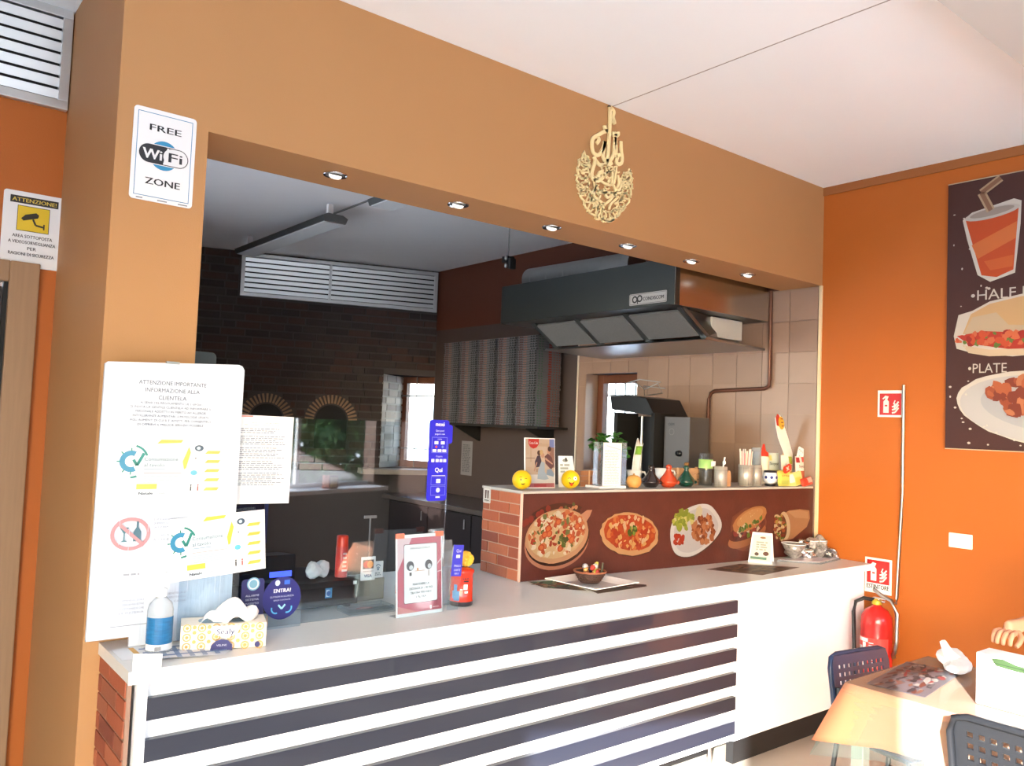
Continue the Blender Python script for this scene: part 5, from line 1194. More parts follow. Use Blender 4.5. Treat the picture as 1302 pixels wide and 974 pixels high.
MB().tube([(0.0735*math.cos(2*PI*i/24), 0.0735*math.sin(2*PI*i/24), 0.052) for i in range(25)], 0.0045, 6).build('rim', mat('wicker_rim', (158,96,66), 0.6, var=0.3), t)
random.seed(12)
SW = [((214,206,204),'silver'),((190,70,60),'red'),((196,190,196),'pale'),((60,52,70),'dark'),((210,150,90),'caramel'),((176,110,80),'brown')]
for k in range(15):
    a = random.uniform(0, 2*PI); q_ = random.uniform(0, 0.045); c_, nm = SW[k % 6]
    m_ = mat('wrap_'+nm, c_, 0.25, metal=0.3)
    xx, yy, zz = q_*math.cos(a), q_*math.sin(a), 0.030+0.014*(k//4)
    o = MB().lathe([(0,-0.014),(0.011,-0.009),(0.013,0),(0.011,0.009),(0,0.014)], n=8, M=Matrix.Rotation(random.uniform(0,3), 4, 'X') @ Matrix.Rotation(random.uniform(0,3), 4, 'Y')).build('wrapped_sweet', m_, None, 0, (2.705+xx, 2.75+yy, ZW+0.0125+zz))
    tag(o, '%s foil wrapped sweet in the dark wicker basket' % nm, 'sweet', 'sweets in the basket')
for k, (x_, y_, c_) in enumerate([(0.03,0.0,(196,186,60)),(0.048,0.01,(222,196,80)),(0.055,-0.02,(60,56,40))]):
    o = MB().tube([(0,0,0),(0.008,0,0.055)], 0.006, 7).build('sweet_stick', mat('stick_%d' % k, c_, 0.4), None, 0, (2.705+x_, 2.75+y_, ZW+0.045)); tag(o, ['olive green','bright yellow','dark'][k]+' wrapped stick poking out of the sweets basket', 'sweet')
t = thing('tent_card', 'folded white tent card on the counter before the mural', 'card', (4.06, 2.745, ZW+0.0005), rz=R(-62))
MB().add([(-0.085,0,0),(0.045,0,0),(0.04,0.055,0.165),(-0.07,0.055,0.165),(-0.085,0.11,0),(0.045,0.11,0)], [(0,1,2,3),(5,4,3,2)]).build('card', paper, t)
cv = Canvas((-0.085,0,0), (1,0,0), (0.0,0.055,0.165)); cv.poly([(0.008,0.012),(0.122,0.012),(0.12,0.16),(0.022,0.16)], (216,220,206)); cv.ell(0.075,0.145,0.016,0.006,(150,110,80)); cv.lines(0.04, 0.11, 0.07, 0.125, 4, (160,162,150)); cv.rect(0.012,0.02,0.10,0.035,(90,130,110)); cv.ell(0.045,0.05,0.012,0.01,(90,70,60)); cv.ell(0.095,0.055,0.016,0.012,(96,56,40)); cv.build('card_print', t)
t = thing('clear_folder', 'clear plastic menu folder lying before the foil bowls', 'folder', (4.20, 2.58, ZW+0.0006))
MB().prism([(0.0,0.17),(0.16,-0.01),(0.44,0.03),(0.27,0.21)], 2, 0, 0.008).build('cover', clear_soft, t)
MB().prism([(0.02,0.165),(0.165,0.005),(0.42,0.035),(0.265,0.2)], 2, 0.0085, 0.010).build('sheet', mat('folder_sheet', (196,190,198), 0.3), t)
# foil bowls
foil = mat('foil_silver', (206,204,204), 0.16, metal=1.0, bump=0.5, bscale=60)
pat = mat('bowl_pattern', (150,146,144), 0.25, metal=0.3, var=0.95, scale=75)
random.seed(14)
FB = [(4.36,2.745,0,'standing nearest the mural'),(4.47,2.72,1,''),(4.56,2.70,1,''),(4.615,2.66,1,''),(4.50,2.785,1,''),(4.585,2.775,1,''),(4.40,2.772,1,''),(4.645,2.73,1,''),(4.55,2.74,2,''),(4.49,2.76,2,''),(4.61,2.72,2,'')]
names = ['upright patterned serving bowl at the left of the foil bowl heap','low foil wrapped bowl in the front of the heap, second from left','low foil wrapped bowl in the front of the heap, third from left','low foil wrapped bowl at the counter edge end of the heap','foil wrapped bowl in the back of the heap near the mural','foil wrapped bowl at the back of the heap, second from wall','foil wrapped bowl behind the upright bowl','foil wrapped bowl at the back right touching the orange wall side','foil bowl on top of the heap, middle','foil bowl on top of the heap, left','foil bowl on top of the heap, right']
for k, (x_, y_, ty, _) in enumerate(FB):
    t = thing('foil_bowl', names[k], 'bowl', (x_, y_, ZW+0.0006+(0.05 if ty == 2 else 0)), group='foil bowls at the counter end')
    if ty == 0:
        MB().lathe([(0,0),(0.022,0),(0.018,0.012),(0.045,0.045),(0.07,0.092),(0.066,0.092),(0.04,0.05),(0,0.03)], n=22).build('bowl', pat, t); MB().lathe([(0.07,0.092),(0.073,0.096),(0.066,0.094)], n=22).build('rim', paper, t)
    else:
        o = crumple('foil_body', foil if k % 2 else pat, t, 0.036, 40+k, (0,0,0), (1.1,1.05,0.8), 0.5); MB().lathe([(0.02,0.045),(0.036,0.05),(0.034,0.053),(0,0.05)], n=18).build('lid', mat('bowl_dark', (50,48,52), 0.4) if k % 3 == 0 else paper, t)

# ================================================================== ON THE RISER SHELF
ZS = RZ+0.0006
def emoji(x, y, label, tongue):
    t = thing('yellow_ball', label, 'ball', (x, y, ZS)); r = 0.046
    o = MB().lathe([(r*math.sin(PI*i/16), r-r*math.cos(PI*i/16)) for i in range(17)], n=28).build('ball', mat('ball_yellow', (222,184,20), 0.4), t)
    # face drawn as thin shells on the side turned to the room (camera side azimuth)
    az = math.atan2(-y, -x)+0.12
    def sp(u, v, rr): 
        a = az+u; return (rr*math.cos(v)*math.cos(a), rr*math.cos(v)*math.sin(a), r+rr*math.sin(v))
    def patch(nm, pts, m, lift=0.0006):
        rr = r+lift; vs = [sp(u, v, rr) for u, v in pts]; c_ = sp(sum(p[0] for p in pts)/len(pts), sum(p[1] for p in pts)/len(pts), rr); n = len(vs)
        MB().add(vs+[c_], [(i, (i+1) % n, n) for i in range(n)]).build(nm, m, t)
    dk = mat('face_dark', (60,40,16), 0.5); E_ = lambda cu, cv_, a, b, n=12: [(cu+a*math.cos(2*PI*i/n), cv_+b*math.sin(2*PI*i/n)) for i in range(n)]
    if tongue:
        patch('eye_white', E_(0.42, 0.18, 0.24, 0.22), paper); patch('pupil', E_(0.42, 0.18, 0.08, 0.08), dk, 0.0014)
        patch('wink', [(-0.42,0.10),(-0.25,0.18),(-0.08,0.12),(-0.08,0.19),(-0.25,0.26),(-0.42,0.18)], dk); patch('mouth', [(-0.3,-0.22),(0.35,-0.2),(0.22,-0.48),(-0.15,-0.5)], dk); patch('tongue', E_(0.03, -0.5, 0.17, 0.2), mat('tongue_red', (214,66,30), 0.4), 0.0014)
    else:
        patch('eye', E_(-0.22, 0.08, 0.07, 0.12), dk); patch('wink', [(0.15,0.12),(0.3,0.2),(0.46,0.15),(0.46,0.2),(0.3,0.26),(0.15,0.18)], dk); patch('mouth', [(-0.22,-0.28),(0.02,-0.34),(0.26,-0.26),(0.16,-0.42),(0.0,-0.47),(-0.13,-0.42)], dk); patch('brow', [(-0.4,0.3),(-0.25,0.38),(-0.1,0.34),(-0.1,0.38),(-0.25,0.43),(-0.4,0.35)], dk)
emoji(2.500, 3.020, 'yellow winking smiley ball at the brick corner of the shelf', False)
emoji(2.80, 3.005, 'yellow smiley ball with tongue out beside the photo panel', True)
t = thing('photo_panel', 'standing advert panel with red disc and seated people on the shelf', 'advert', (2.566, 3.075, ZS), rot=(R(-4), 0, R(-4)))
MB().box(0, 0.185, 0, 0.006, 0, 0.245).build('board', paper, t)
cv = Canvas((0,0,0), *FR, step=0.00004); cv.gain = 0.5; cv.rect(0.004, 0.024, 0.181, 0.241, (214,190,168)); cv.rect(0.004, 0.024, 0.181, 0.066, (232,228,224)); cv.rect(0.004, 0.004, 0.181, 0.024, (196,110,116)); cv.rect(0.055,0.006,0.13,0.02,(190,70,80))
for i in range(22): cv.rect(0.006+random.random()*0.15, 0.075+random.random()*0.13, 0.03+random.random()*0.15, 0.09+random.random()*0.13, random.choice([(206,180,154),(222,200,178),(190,164,144),(214,194,176)]))
cv.rect(0.15,0.20,0.181,0.241,(130,146,206)); cv.rect(0.006,0.145,0.06,0.148,(150,120,104)); cv.rect(0.15,0.10,0.181,0.2,(160,120,104))
cv.poly([(0.062,0.10),(0.06,0.13),(0.075,0.158),(0.092,0.16),(0.1,0.135),(0.098,0.105)], (76,66,84)); cv.poly([(0.125,0.12),(0.12,0.155),(0.14,0.17),(0.165,0.15),(0.178,0.11),(0.16,0.09)], (110,70,74))
cv.poly([(0.075,0.045),(0.08,0.09),(0.1,0.13),(0.12,0.125),(0.12,0.08),(0.145,0.045),(0.12,0.04)], (176,196,212)); cv.poly([(0.13,0.065),(0.135,0.09),(0.16,0.095),(0.178,0.07),(0.175,0.055)], (150,172,196))
for a, b, c_ in ((0.085,0.172,(90,62,50)),(0.108,0.16,(206,160,134)),(0.10,0.175,(214,182,130)),(0.146,0.182,(206,160,134)),(0.15,0.192,(70,46,40))): cv.ell(a, b, 0.011, 0.013, c_, 0, 10)
cv.poly([(0.125,0.15),(0.17,0.12),(0.168,0.115),(0.122,0.14)], (214,170,146)); cv.poly([(0.058,0.08),(0.075,0.125),(0.07,0.128),(0.052,0.085)], (206,160,140))
cv.poly([(0.02,0.241),(0.085,0.241),(0.084,0.215),(0.07,0.198),(0.05,0.192),(0.032,0.2),(0.021,0.216)], (212,52,46)); cv.text('Coca-Cola', 0.052, 0.221, 0.012, (246,240,240), 0.052, bold=0.0005)
cv.build('printed_photo', t)
t = thing('white_leaflet', 'white folded leaflet behind the tongue out smiley ball', 'leaflet', (2.805, 3.095, ZS), rot=(R(-8), 0, R(-4)))
MB().prism([(0,0),(0.115,0),(0.10,0.158),(0.008,0.158)], 1, 0, 0.002).build('sheet', paper, t); cv = Canvas((0,0,0), *FR); cv.ell(0.05,0.135,0.018,0.008,(150,156,150)); cv.ell(0.055,0.14,0.007,0.01,(70,74,74)); cv.lines(0.015,0.09,0.07,0.12,3,(170,180,176)); cv.build('printed_text', t)
t = thing('wooden_box', 'small brown wooden box between leaflet and menu stand', 'box', (2.96, 3.10, ZS), rz=R(-6))
MB().box(0, 0.105, 0, 0.09, 0, 0.002).build('base', light_wood, t)
for k in range(3):
    MB().box(0, 0.105, 0, 0.008, 0.003+0.027*k, 0.027+0.027*k).build('slat', mat('box_brown', (150,98,64), 0.6, var=0.2, scale=12), t); MB().box(0, 0.008, 0.009, 0.09, 0.003+0.027*k, 0.027+0.027*k).build('slat', mat('box_brown', (150,98,64)), t)
for x_ in (0.05, 0.097): MB().box(x_, x_+0.008, -0.003, 0, 0, 0.084).build('post', light_wood, t)
t = thing('menu_stand', 'clear acrylic menu holder with a white price list', 'menu holder', (2.985, 2.985, ZS), rz=R(-3))
MB().box(-0.02, 0.165, -0.02, 0.09, 0, 0.012).build('base', mat('acrylic_base', (236,236,238), 0.15), t, 0.003)
MB().box(0.0, 0.20, 0.02, 0.022, 0.012, 0.235).box(0.0, 0.20, 0.055, 0.057, 0.012, 0.235).box(0.0, 0.002, 0.022, 0.055, 0.012, 0.235).box(0.198, 0.2, 0.022, 0.055, 0.012, 0.235).build('walls', clear_small, t)
MB().box(0.028, 0.155, 0.012, 0.014, 0.012, 0.232).build('menu_sheet', paper, t)
cv = Canvas((0.028,0.012,0.012), *FR); cv.line([(0.02,0.205),(0.12,0.185)], 0.006, (206,206,222)); cv.lines(0.01,0.115,0.01,0.185,22,(186,190,196),0.4); cv.build('print_lines', t)
t = thing('leafy_plant', 'small green leafy plant behind the menu stand', 'plant', (3.20, 3.15, ZS))
MB().lathe([(0,0),(0.045,0),(0.055,0.13),(0.05,0.13),(0.04,0.01)], n=20).build('pot', black_m, t)
random.seed(17); lf = mat('plant_leaf', (50,98,34), 0.4, var=0.35, scale=20); mst = MB()
lm = MB().add([(0,0,0),(0.012,0.010,0.002),(0.014,0.022,0.0),(0,0.040,-0.004),(-0.014,0.022,0.0),(-0.012,0.010,0.002),(0,0.02,0.005)], [(0,1,6),(1,2,6),(2,3,6),(3,4,6),(4,5,6),(5,0,6)]).mesh('leaf', lf)
for k in range(16):
    a = random.uniform(0, 2*PI); r_ = random.uniform(0.02, 0.10); h_ = random.uniform(0.23, 0.30) if r_ < 0.07 else random.uniform(0.19, 0.25)
    if k < 4: a, r_, h_ = -0.5+0.3*k, 0.12, 0.17+0.035*k
    pts = [(0,0,0.10),(r_*0.4*math.cos(a),r_*0.4*math.sin(a),h_*0.8),(r_*math.cos(a),r_*math.sin(a),h_)]
    mst.tube(pts, 0.0018, 5)
    for j in range(6):
        f = 0.5+0.5*j/5; p = Vector(pts[1]).lerp(Vector(pts[2]), f)
        instance('leaf', lm, t, p, (random.uniform(-0.7,0.7), random.uniform(-0.7,0.7), random.uniform(0, 2*PI)), (1.0,1.0,1.0))
o = mst.build('stem', lf, t); o['kind'] = 'stuff'
def tagine(x, y, rgb, label, s_, top, name='tagine_pot', handle=False):
    t = thing(name, label, 'pot', (x, y, ZS)); t.scale = (s_, s_, s_); g = mat('glaze_%d' % rgb[1], rgb, 0.18, coat=0.5)
    MB().lathe([(0,0),(0.032,0),(0.05,0.022),(0.053,0.034),(0.048,0.036),(0,0.036)], n=28).build('dish', g, t)
    MB().lathe([(0.05,0.036),(0.044,0.048),(0.030,0.066),(0.018,0.084),(0.012,0.098),(0.016,0.104),(0.018,0.112),(0.012,0.122),(0,0.125)], n=28).build('lid', g, t)
    if top: MB().lathe([(0.009,0.12),(0.017,0.127),(0.015,0.138),(0,0.142)], n=18).build('knob', mat('knob_bronze', (120,84,40), 0.35), t)
    MB().lathe([(0,0),(0.010,0),(0.010,0.02),(0,0.02)], n=10, M=Matrix.Translation((0.045, -0.02, 0.026)) @ Matrix.Rotation(R(90), 4, 'Y')).build('lug', g, t)
tagine(3.385, 3.0, (36,28,30), 'black glazed tagine pot left of the red one', 0.95, False)
tagine(3.51, 2.985, (186,66,34), 'orange red glazed tagine pot between black and green ones', 0.98, False)
tagine(3.66, 2.985, (16,62,48), 'dark green glazed tagine pot with bronze knob', 0.95, True)
t = thing('round_gourd', 'small round yellow brown ornament left of the black tagine', 'ornament', (3.235, 2.985, ZS))
MB().lathe([(0,0),(0.022,0.001),(0.036,0.013),(0.041,0.033),(0.036,0.053),(0.02,0.064),(0.006,0.066),(0.004,0.075),(0,0.075)], n=26).build('body', mat('gourd', (206,150,80), 0.5, var=0.35, scale=30), t)
def mug(x, y, label, rgb, s_=1, z=ZS):
    t = thing('cup', label, 'cup', (x, y, z)); t.scale = (s_, s_, s_); g = mat('mug_%d' % rgb[0], rgb, 0.2, coat=0.4)
    MB().lathe([(0,0),(0.024,0),(0.026,0.004),(0.034,0.04),(0.042,0.085),(0.039,0.085),(0.03,0.04),(0.022,0.008),(0,0.008)], n=24).build('bowl', g, t)
    MB().tube([(0.038,-0.01,0.075),(0.062,-0.02,0.074),(0.072,-0.022,0.056),(0.062,-0.02,0.036),(0.036,-0.012,0.034)], 0.005, 8).build('handle', g, t)
mug(3.36, 3.10, 'white cup holding a bagged straw packet behind the black tagine', (226,224,222))
mug(3.585, 3.09, 'white cup with a curled handle behind the red tagine', (227,225,222), 1.1)
t = thing('straw_packet', 'green and white plastic packet standing in the white cup', 'packet', (3.37, 3.10, ZS+0.03))
sheet_surf('packet', mat('packet_clear', (210,214,212), 0.2, var=0.2, scale=30), t, lambda u, v: (-0.03+0.06*u+0.03*v*v, 0.008*math.sin(3*u), 0.02+0.19*v+0.02*v*math.sin(6*u)), 8, 8, 0.003)
sheet_surf('green_band', mat('packet_green', (120,170,60), 0.3), t, lambda u, v: (-0.028+0.052*u+0.03*(0.62+0.25*v)**2, -0.006+0.008*math.sin(3*u), 0.02+0.19*(0.62+0.25*v)), 6, 3, 0.001)
t = thing('wooden_crate', 'low light wooden slatted crate behind the green tagine', 'crate', (3.70, 3.07, ZS), rz=R(-5))
for k in range(3):
    MB().box(0, 0.245, 0, 0.006, 0.004+0.031*k, 0.030+0.031*k).build('slat', light_wood, t); MB().box(0, 0.245, 0.10, 0.106, 0.004+0.031*k, 0.030+0.031*k).build('slat', light_wood, t)
for x_ in (0.0, 0.231):
    for y_ in (0.006, 0.088): MB().box(x_, x_+0.012, y_, y_+0.012, 0, 0.098).build('post', light_wood, t)
MB().box(0.0, 0.24, 0.02, 0.09, 0, 0.004).build('base', light_wood, t)
steelp = mat('perforated_steel', (196,192,184), 0.4, metal=0.45)
def perf_cup(x, y, label, h_, r=0.036, dk=True):
    t = thing('perforated_cup', label, 'cup', (x, y, ZS), group='perforated steel cups'); MB().lathe([(0,0.001),(r,0.001),(r,h_),(r-0.003,h_),(r-0.003,0.006),(0,0.006)], n=30).build('cylinder', steelp, t)
    m = MB()
    for i in range(18):
        for j in range(int((h_-0.02)/0.0115)):
            a = 2*PI*i/18; m.lathe([(0,0.0003),(0.0031,0.0003)], n=6, M=Matrix.Rotation(a, 4, 'Z') @ Matrix.Translation((r+0.0002, 0, 0.014+0.0115*j)) @ Matrix.Rotation(R(90), 4, 'Y'))
    o = m.build('hole', black_m, t); o['kind'] = 'stuff'; return t
perf_cup(3.87, 2.91, 'bright perforated steel cutlery cup with a white straw', 0.115)
perf_cup(4.125, 2.925, 'tall perforated steel cup full of pink straws', 0.125, 0.042)
perf_cup(4.235, 2.93, 'perforated steel cup holding stacked clear plastic cups', 0.125, 0.034)
o = MB().tube([(0,0,0),(0.035,0.0,0.16)], 0.0048, 8).build('white_straw', paper, None, 0, (3.868, 2.91, ZS+0.008)); tag(o, 'single thick white straw leaning in the cutlery cup', 'straw')
t = thing('wooden_peg_stand', 'narrow notched wooden rack end right of the cutlery cup', 'rack', (3.95, 2.925, ZS))
MB().prism([(0,0),(0.036,0),(0.036,0.026),(0.032,0.029),(0.036,0.032),(0.036,0.058),(0.032,0.061),(0.036,0.064),(0.03,0.085),(0.018,0.092),(0.006,0.085),(0,0.064),(0.004,0.061),(0,0.058),(0,0.032),(0.004,0.029),(0,0.026)], 1, 0, 0.05).build('body', light_wood, t)
t = thing('preserve_jar', 'glass jar with green lid band behind the cutlery cup', 'jar', (3.865, 3.012, ZS))
MB().lathe([(0,0.001),(0.038,0.001),(0.04,0.01),(0.04,0.17),(0.036,0.185)], n=24).build('glass', clear_small, t)
MB().lathe([(0,0.006),(0.036,0.006),(0.036,0.09),(0,0.09)], n=20).build('contents', mat('jar_contents', (70,64,58), 0.5, var=0.3), t)
MB().lathe([(0.041,0.10),(0.041,0.15),(0.0405,0.15)], n=24).build('green_band', mat('jar_green', (150,190,110), 0.4), t)
MB().box(-0.005, 0.035, -0.0425, -0.041, 0.112, 0.142).build('label_tag', paper, t)
random.seed(19)
t = thing('spoon', 'white plastic spoon tip in the cutlery cup', 'spoon', (3.885, 2.915, ZS+0.008)); MB().tube([(0,0,0),(0.018,0,0.115)], 0.003, 6).build('stem', paper, t); MB().lathe([(0,-0.014),(0.008,-0.008),(0.010,0),(0.008,0.01),(0,0.014)], c=(0.02,0,0.128), n=12).build('bowl', paper, t)
pk = [mat('straw_pink', (226,150,150), 0.4), mat('straw_pale', (236,214,196), 0.4), mat('straw_clear', (224,220,214), 0.3)]
nms = ['pink', 'cream', 'pale clear']
for k in range(16):
    a = 2*PI*k/16; r_ = 0.030 if k % 2 else 0.018
    o = MB().tube([(0,0,0),(0.012*math.cos(a),0.012*math.sin(a),0.185+0.012*(k % 3))], 0.0038, 7).build('drinking_straw', pk[k % 3], None, 0, (4.125+0.8*r_*math.cos(a), 2.925+0.8*r_*math.sin(a), ZS+0.008))
    tag(o, '%s drinking straw %s the tall perforated cup' % (nms[k % 3], 'at the rim of' if k % 2 else 'in the middle of'), 'straw', 'drinking straws %s' % nms[k % 3])
for k in range(5):
    t = thing('plastic_cup', '%s of the five clear plastic cups stacked in the perforated cup' % ['bottommost','second lowest','middle one','second highest','topmost'][k], 'cup', (4.235, 2.93, ZS+0.02+0.022*k), group='stacked clear cups'); MB().lathe([(0,0),(0.021,0),(0.029,0.115),(0.030,0.118),(0.028,0.118),(0.020,0.004)], n=20).build('wall', clear_soft, t)
t = thing('sauce_bottle', 'white squeeze bottle with red cap behind the blue patterned mug', 'bottle', (4.44, 3.02, ZS))
MB().lathe([(0,0),(0.034,0),(0.036,0.006),(0.036,0.07),(0.032,0.09),(0.036,0.12),(0.034,0.16),(0.024,0.178)], n=24).build('bottle', mat('sauce_cream', (232,218,196), 0.4), t)
MB().lathe([(0.03,0.172),(0.03,0.195),(0.014,0.205),(0.006,0.248),(0,0.248)], n=20).build('cap', mat('cap_red', (222,60,40)), t)
t = thing('patterned_mug', 'blue and white patterned mug on a dark foot', 'mug', (4.345, 2.905, ZS))
MB().lathe([(0,0),(0.03,0),(0.034,0.01),(0.026,0.014)], n=22).build('foot', black_pl, t)
MB().lathe([(0.022,0.014),(0.040,0.03),(0.044,0.055),(0.038,0.078),(0.034,0.085),(0.032,0.083),(0.04,0.055),(0,0.02)], n=26).build('bowl', mat('mug_white', (226,230,238), 0.2, coat=0.4), t)
MB().lathe([(0.0385,0.08),(0.036,0.092),(0.033,0.092)], n=26).build('rim', mat('rim_dark', (40,40,50), 0.3), t)
for k in range(8):
    a = 2*PI*k/8; MB().lathe([(0,0.0009),(0.009,0.0007),(0.0095,0)], n=10, M=Matrix.Rotation(a, 4, 'Z') @ Matrix.Translation((0.0432, 0, 0.052)) @ Matrix.Rotation(R(90), 4, 'Y')).build('painted_flower', mat('mug_blue', (34,52,126), 0.3), t)
# packets of crisps and sauces at the wall
def sachet(label, x, y, z, w_, h_, base, bands, rz=0, tilt=0, lean=-0.1, txt=None, tcol=(60,60,60), name='snack_packet'):
    t = thing(name, label, 'packet', (x, y, z), rot=(lean, tilt, rz))
    def fn(u, v, s=1): e = math.sin(PI*u)**0.5*math.sin(PI*v)**0.5; return (w_*(u-0.5), -s*0.012*e, h_*v)
    b = MB(); nu, nv = 8, 8
    for s in (1, -1):
        vs = [fn(i/nu, j/nv, s) for j in range(nv+1) for i in range(nu+1)]; b.add(vs, [(j*(nu+1)+i, j*(nu+1)+i+1, (j+1)*(nu+1)+i+1, (j+1)*(nu+1)+i) for j in range(nv) for i in range(nu)], True)
    b.build('bag', mat('bag_%d_%d' % (base[0], base[2]), base, 0.35), t)
    for i, (v0, v1, u0, u1, c_) in enumerate(bands):
        nb = 6; vs = []
        for j in range(nb+1):
            for q in range(nb+1):
                p = fn(u0+(u1-u0)*q/nb, v0+(v1-v0)*j/nb); vs.append((p[0], p[1]-0.0008-0.0003*i, p[2]))
        MB().add(vs, [(j*(nb+1)+q, j*(nb+1)+q+1, (j+1)*(nb+1)+q+1, (j+1)*(nb+1)+q) for j in range(nb) for q in range(nb)], True).build('printed_band', mat('ink_%d_%d_%d' % c_, c_, 0.4), t)
    if txt: cv = Canvas((-w_/2, -0.0145, 0), *FR, lift=0.001); cv.text(txt, w_/2, h_*0.66, h_*0.10, tcol, w_*0.6, bold=0.0004); cv.build('lettering', t)
    return t
sachet('large green and white spice packet standing on the shelf', 4.52, 3.0, ZS, 0.13, 0.195, (196,206,196), [(0.1,0.45,0.1,0.9,(170,160,70)),(0.75,0.92,0.05,0.4,(214,196,120))], R(-5), 0, -0.08, 'Soyez', (60,80,70))
sachet('white packet with vegetable picture, middle of the shelf end', 4.585, 2.94, ZS, 0.11, 0.185, (226,222,210), [(0.15,0.45,0.1,0.9,(180,140,70)),(0.7,0.95,0.6,0.95,(150,160,60))], R(-4), 0, -0.08, 'Soyez', (110,100,100))
sachet('white packet with red berries picture beside the wall edge', 4.64, 2.885, ZS, 0.085, 0.18, (224,214,206), [(0.15,0.5,0.1,0.9,(180,84,56)),(0.78,0.96,0.05,0.4,(150,40,40)),(0.8,0.98,0.65,0.95,(206,66,54))], R(-4), 0, -0.08, 'Soyez', (120,90,90))
sachet('yellow green crisp packet in the front of the shelf end', 4.45, 2.875, ZS, 0.12, 0.095, (204,200,96), [(0.1,0.35,0.2,0.8,(170,180,90))], R(-4), 0, -0.1, 'crisp', (140,90,50))
sachet('silver and yellow crisp packet lying at the shelf front', 4.56, 2.86, ZS, 0.14, 0.085, (216,206,130), [(0.3,0.9,0.05,0.35,(206,208,212)),(0.1,0.6,0.4,0.8,(226,196,90))], R(-4), R(-8), -0.2)
sachet('red crisp packet overhanging the right end of the shelf', 4.625, 2.825, ZS+0.004, 0.11, 0.05, (190,70,50), [(0.3,0.9,0.5,0.98,(214,160,150))], R(-3), R(-10), -0.3)
t = thing('red_cross_bag', 'small red tag with white mark above the yellow crisp packet', 'tag', (4.425, 2.86, ZS+0.07), rot=(0, R(-20), 0))
MB().prism(round_rect(0, 0, 0.085, 0.045, 0.02), 1, 0, 0.004).build('tag', mat('tag_red', (206,60,36), 0.4), t); cv = Canvas((0,0,0), *FR); cv.line([(0.03,0.012),(0.055,0.034)], 0.008, (244,236,230)); cv.line([(0.03,0.034),(0.055,0.012)], 0.008, (244,236,230)); cv.build('mark', t)
t = thing('paper_sleeve', 'tall white paper sleeve with red and yellow print leaning up', 'paper sleeve', (4.60, 2.975, ZS+0.10))
MB().prism([(0.06,0.0),(0.0,0.09),(-0.07,0.19),(-0.095,0.26),(-0.105,0.315),(-0.06,0.335),(-0.04,0.31),(0.03,0.20),(0.09,0.09),(0.10,0.0)], 1, 0, 0.006).build('sleeve', mat('sleeve_white', (234,228,222), 0.5), t)
cv = Canvas((0,0,0), *FR); cv.poly([(-0.108,0.315),(-0.09,0.34),(-0.07,0.33),(-0.055,0.30),(-0.07,0.262),(-0.095,0.268)], (206,52,30)); cv.ell(-0.045,0.283,0.03,0.042,(236,190,60),0.4,18)
for i in range(3): cv.rect(-0.055+0.006*i, 0.306-0.022*i, -0.03+0.006*i, 0.312-0.022*i, (150,60,30))
cv.build('printed_mark', t)
MB().box(-0.004, 0.004, 0.006, 0.012, -0.10, 0.2).build('stick', light_wood, t)
t = thing('handwritten_tag', 'white handwritten price tag at the right end of the shelf', 'tag', (4.605, 2.90, ZS+0.15), rot=(0, R(18), 0))
MB().prism(round_rect(0, 0, 0.072, 0.10, 0.014), 1, 0, 0.002).build('card', paper, t); MB().box(0.03, 0.034, 0.002, 0.006, -0.14, 0.05).build('stick', light_wood, t)
cv = Canvas((0,0,0), *FR); cv.line([(0.01,0.075),(0.02,0.085),(0.028,0.072),(0.04,0.082),(0.058,0.07)], 0.0022, (90,84,84)); cv.line([(0.02,0.03),(0.03,0.05),(0.035,0.03),(0.05,0.045)], 0.0022, (110,100,96)); cv.line([(0.03,0.015),(0.055,0.02)], 0.002, (110,100,96)); cv.build('handwriting', t)

# ================================================================== DINING TABLE
TX0, TX1, TY0, TY1, TZ = 2.775, 3.40, 0.30, 1.535, 0.748
t = thing('dining_table', 'square legged cafe table under the orange cloth', 'table', (0,0,0))
MB().box(TX0+0.01, TX1-0.01, TY0+0.01, TY1-0.01, TZ-0.028, TZ-0.003).build('table_top', white_lam, t)
MB().box(TX0+0.03, TX1-0.03, TY0+0.03, TY1-0.03, TZ-0.075, TZ-0.029).build('apron', black_m, t)
for x_ in (TX0+0.015, TX1-0.06):
    for y_ in (TY0+0.02, TY1-0.062): MB().box(x_, x_+0.045, y_, y_+0.045, 0, TZ-0.029).build('leg', mat('table_leg_grey', (150,160,156), 0.35, metal=0.3), t, 0.003)
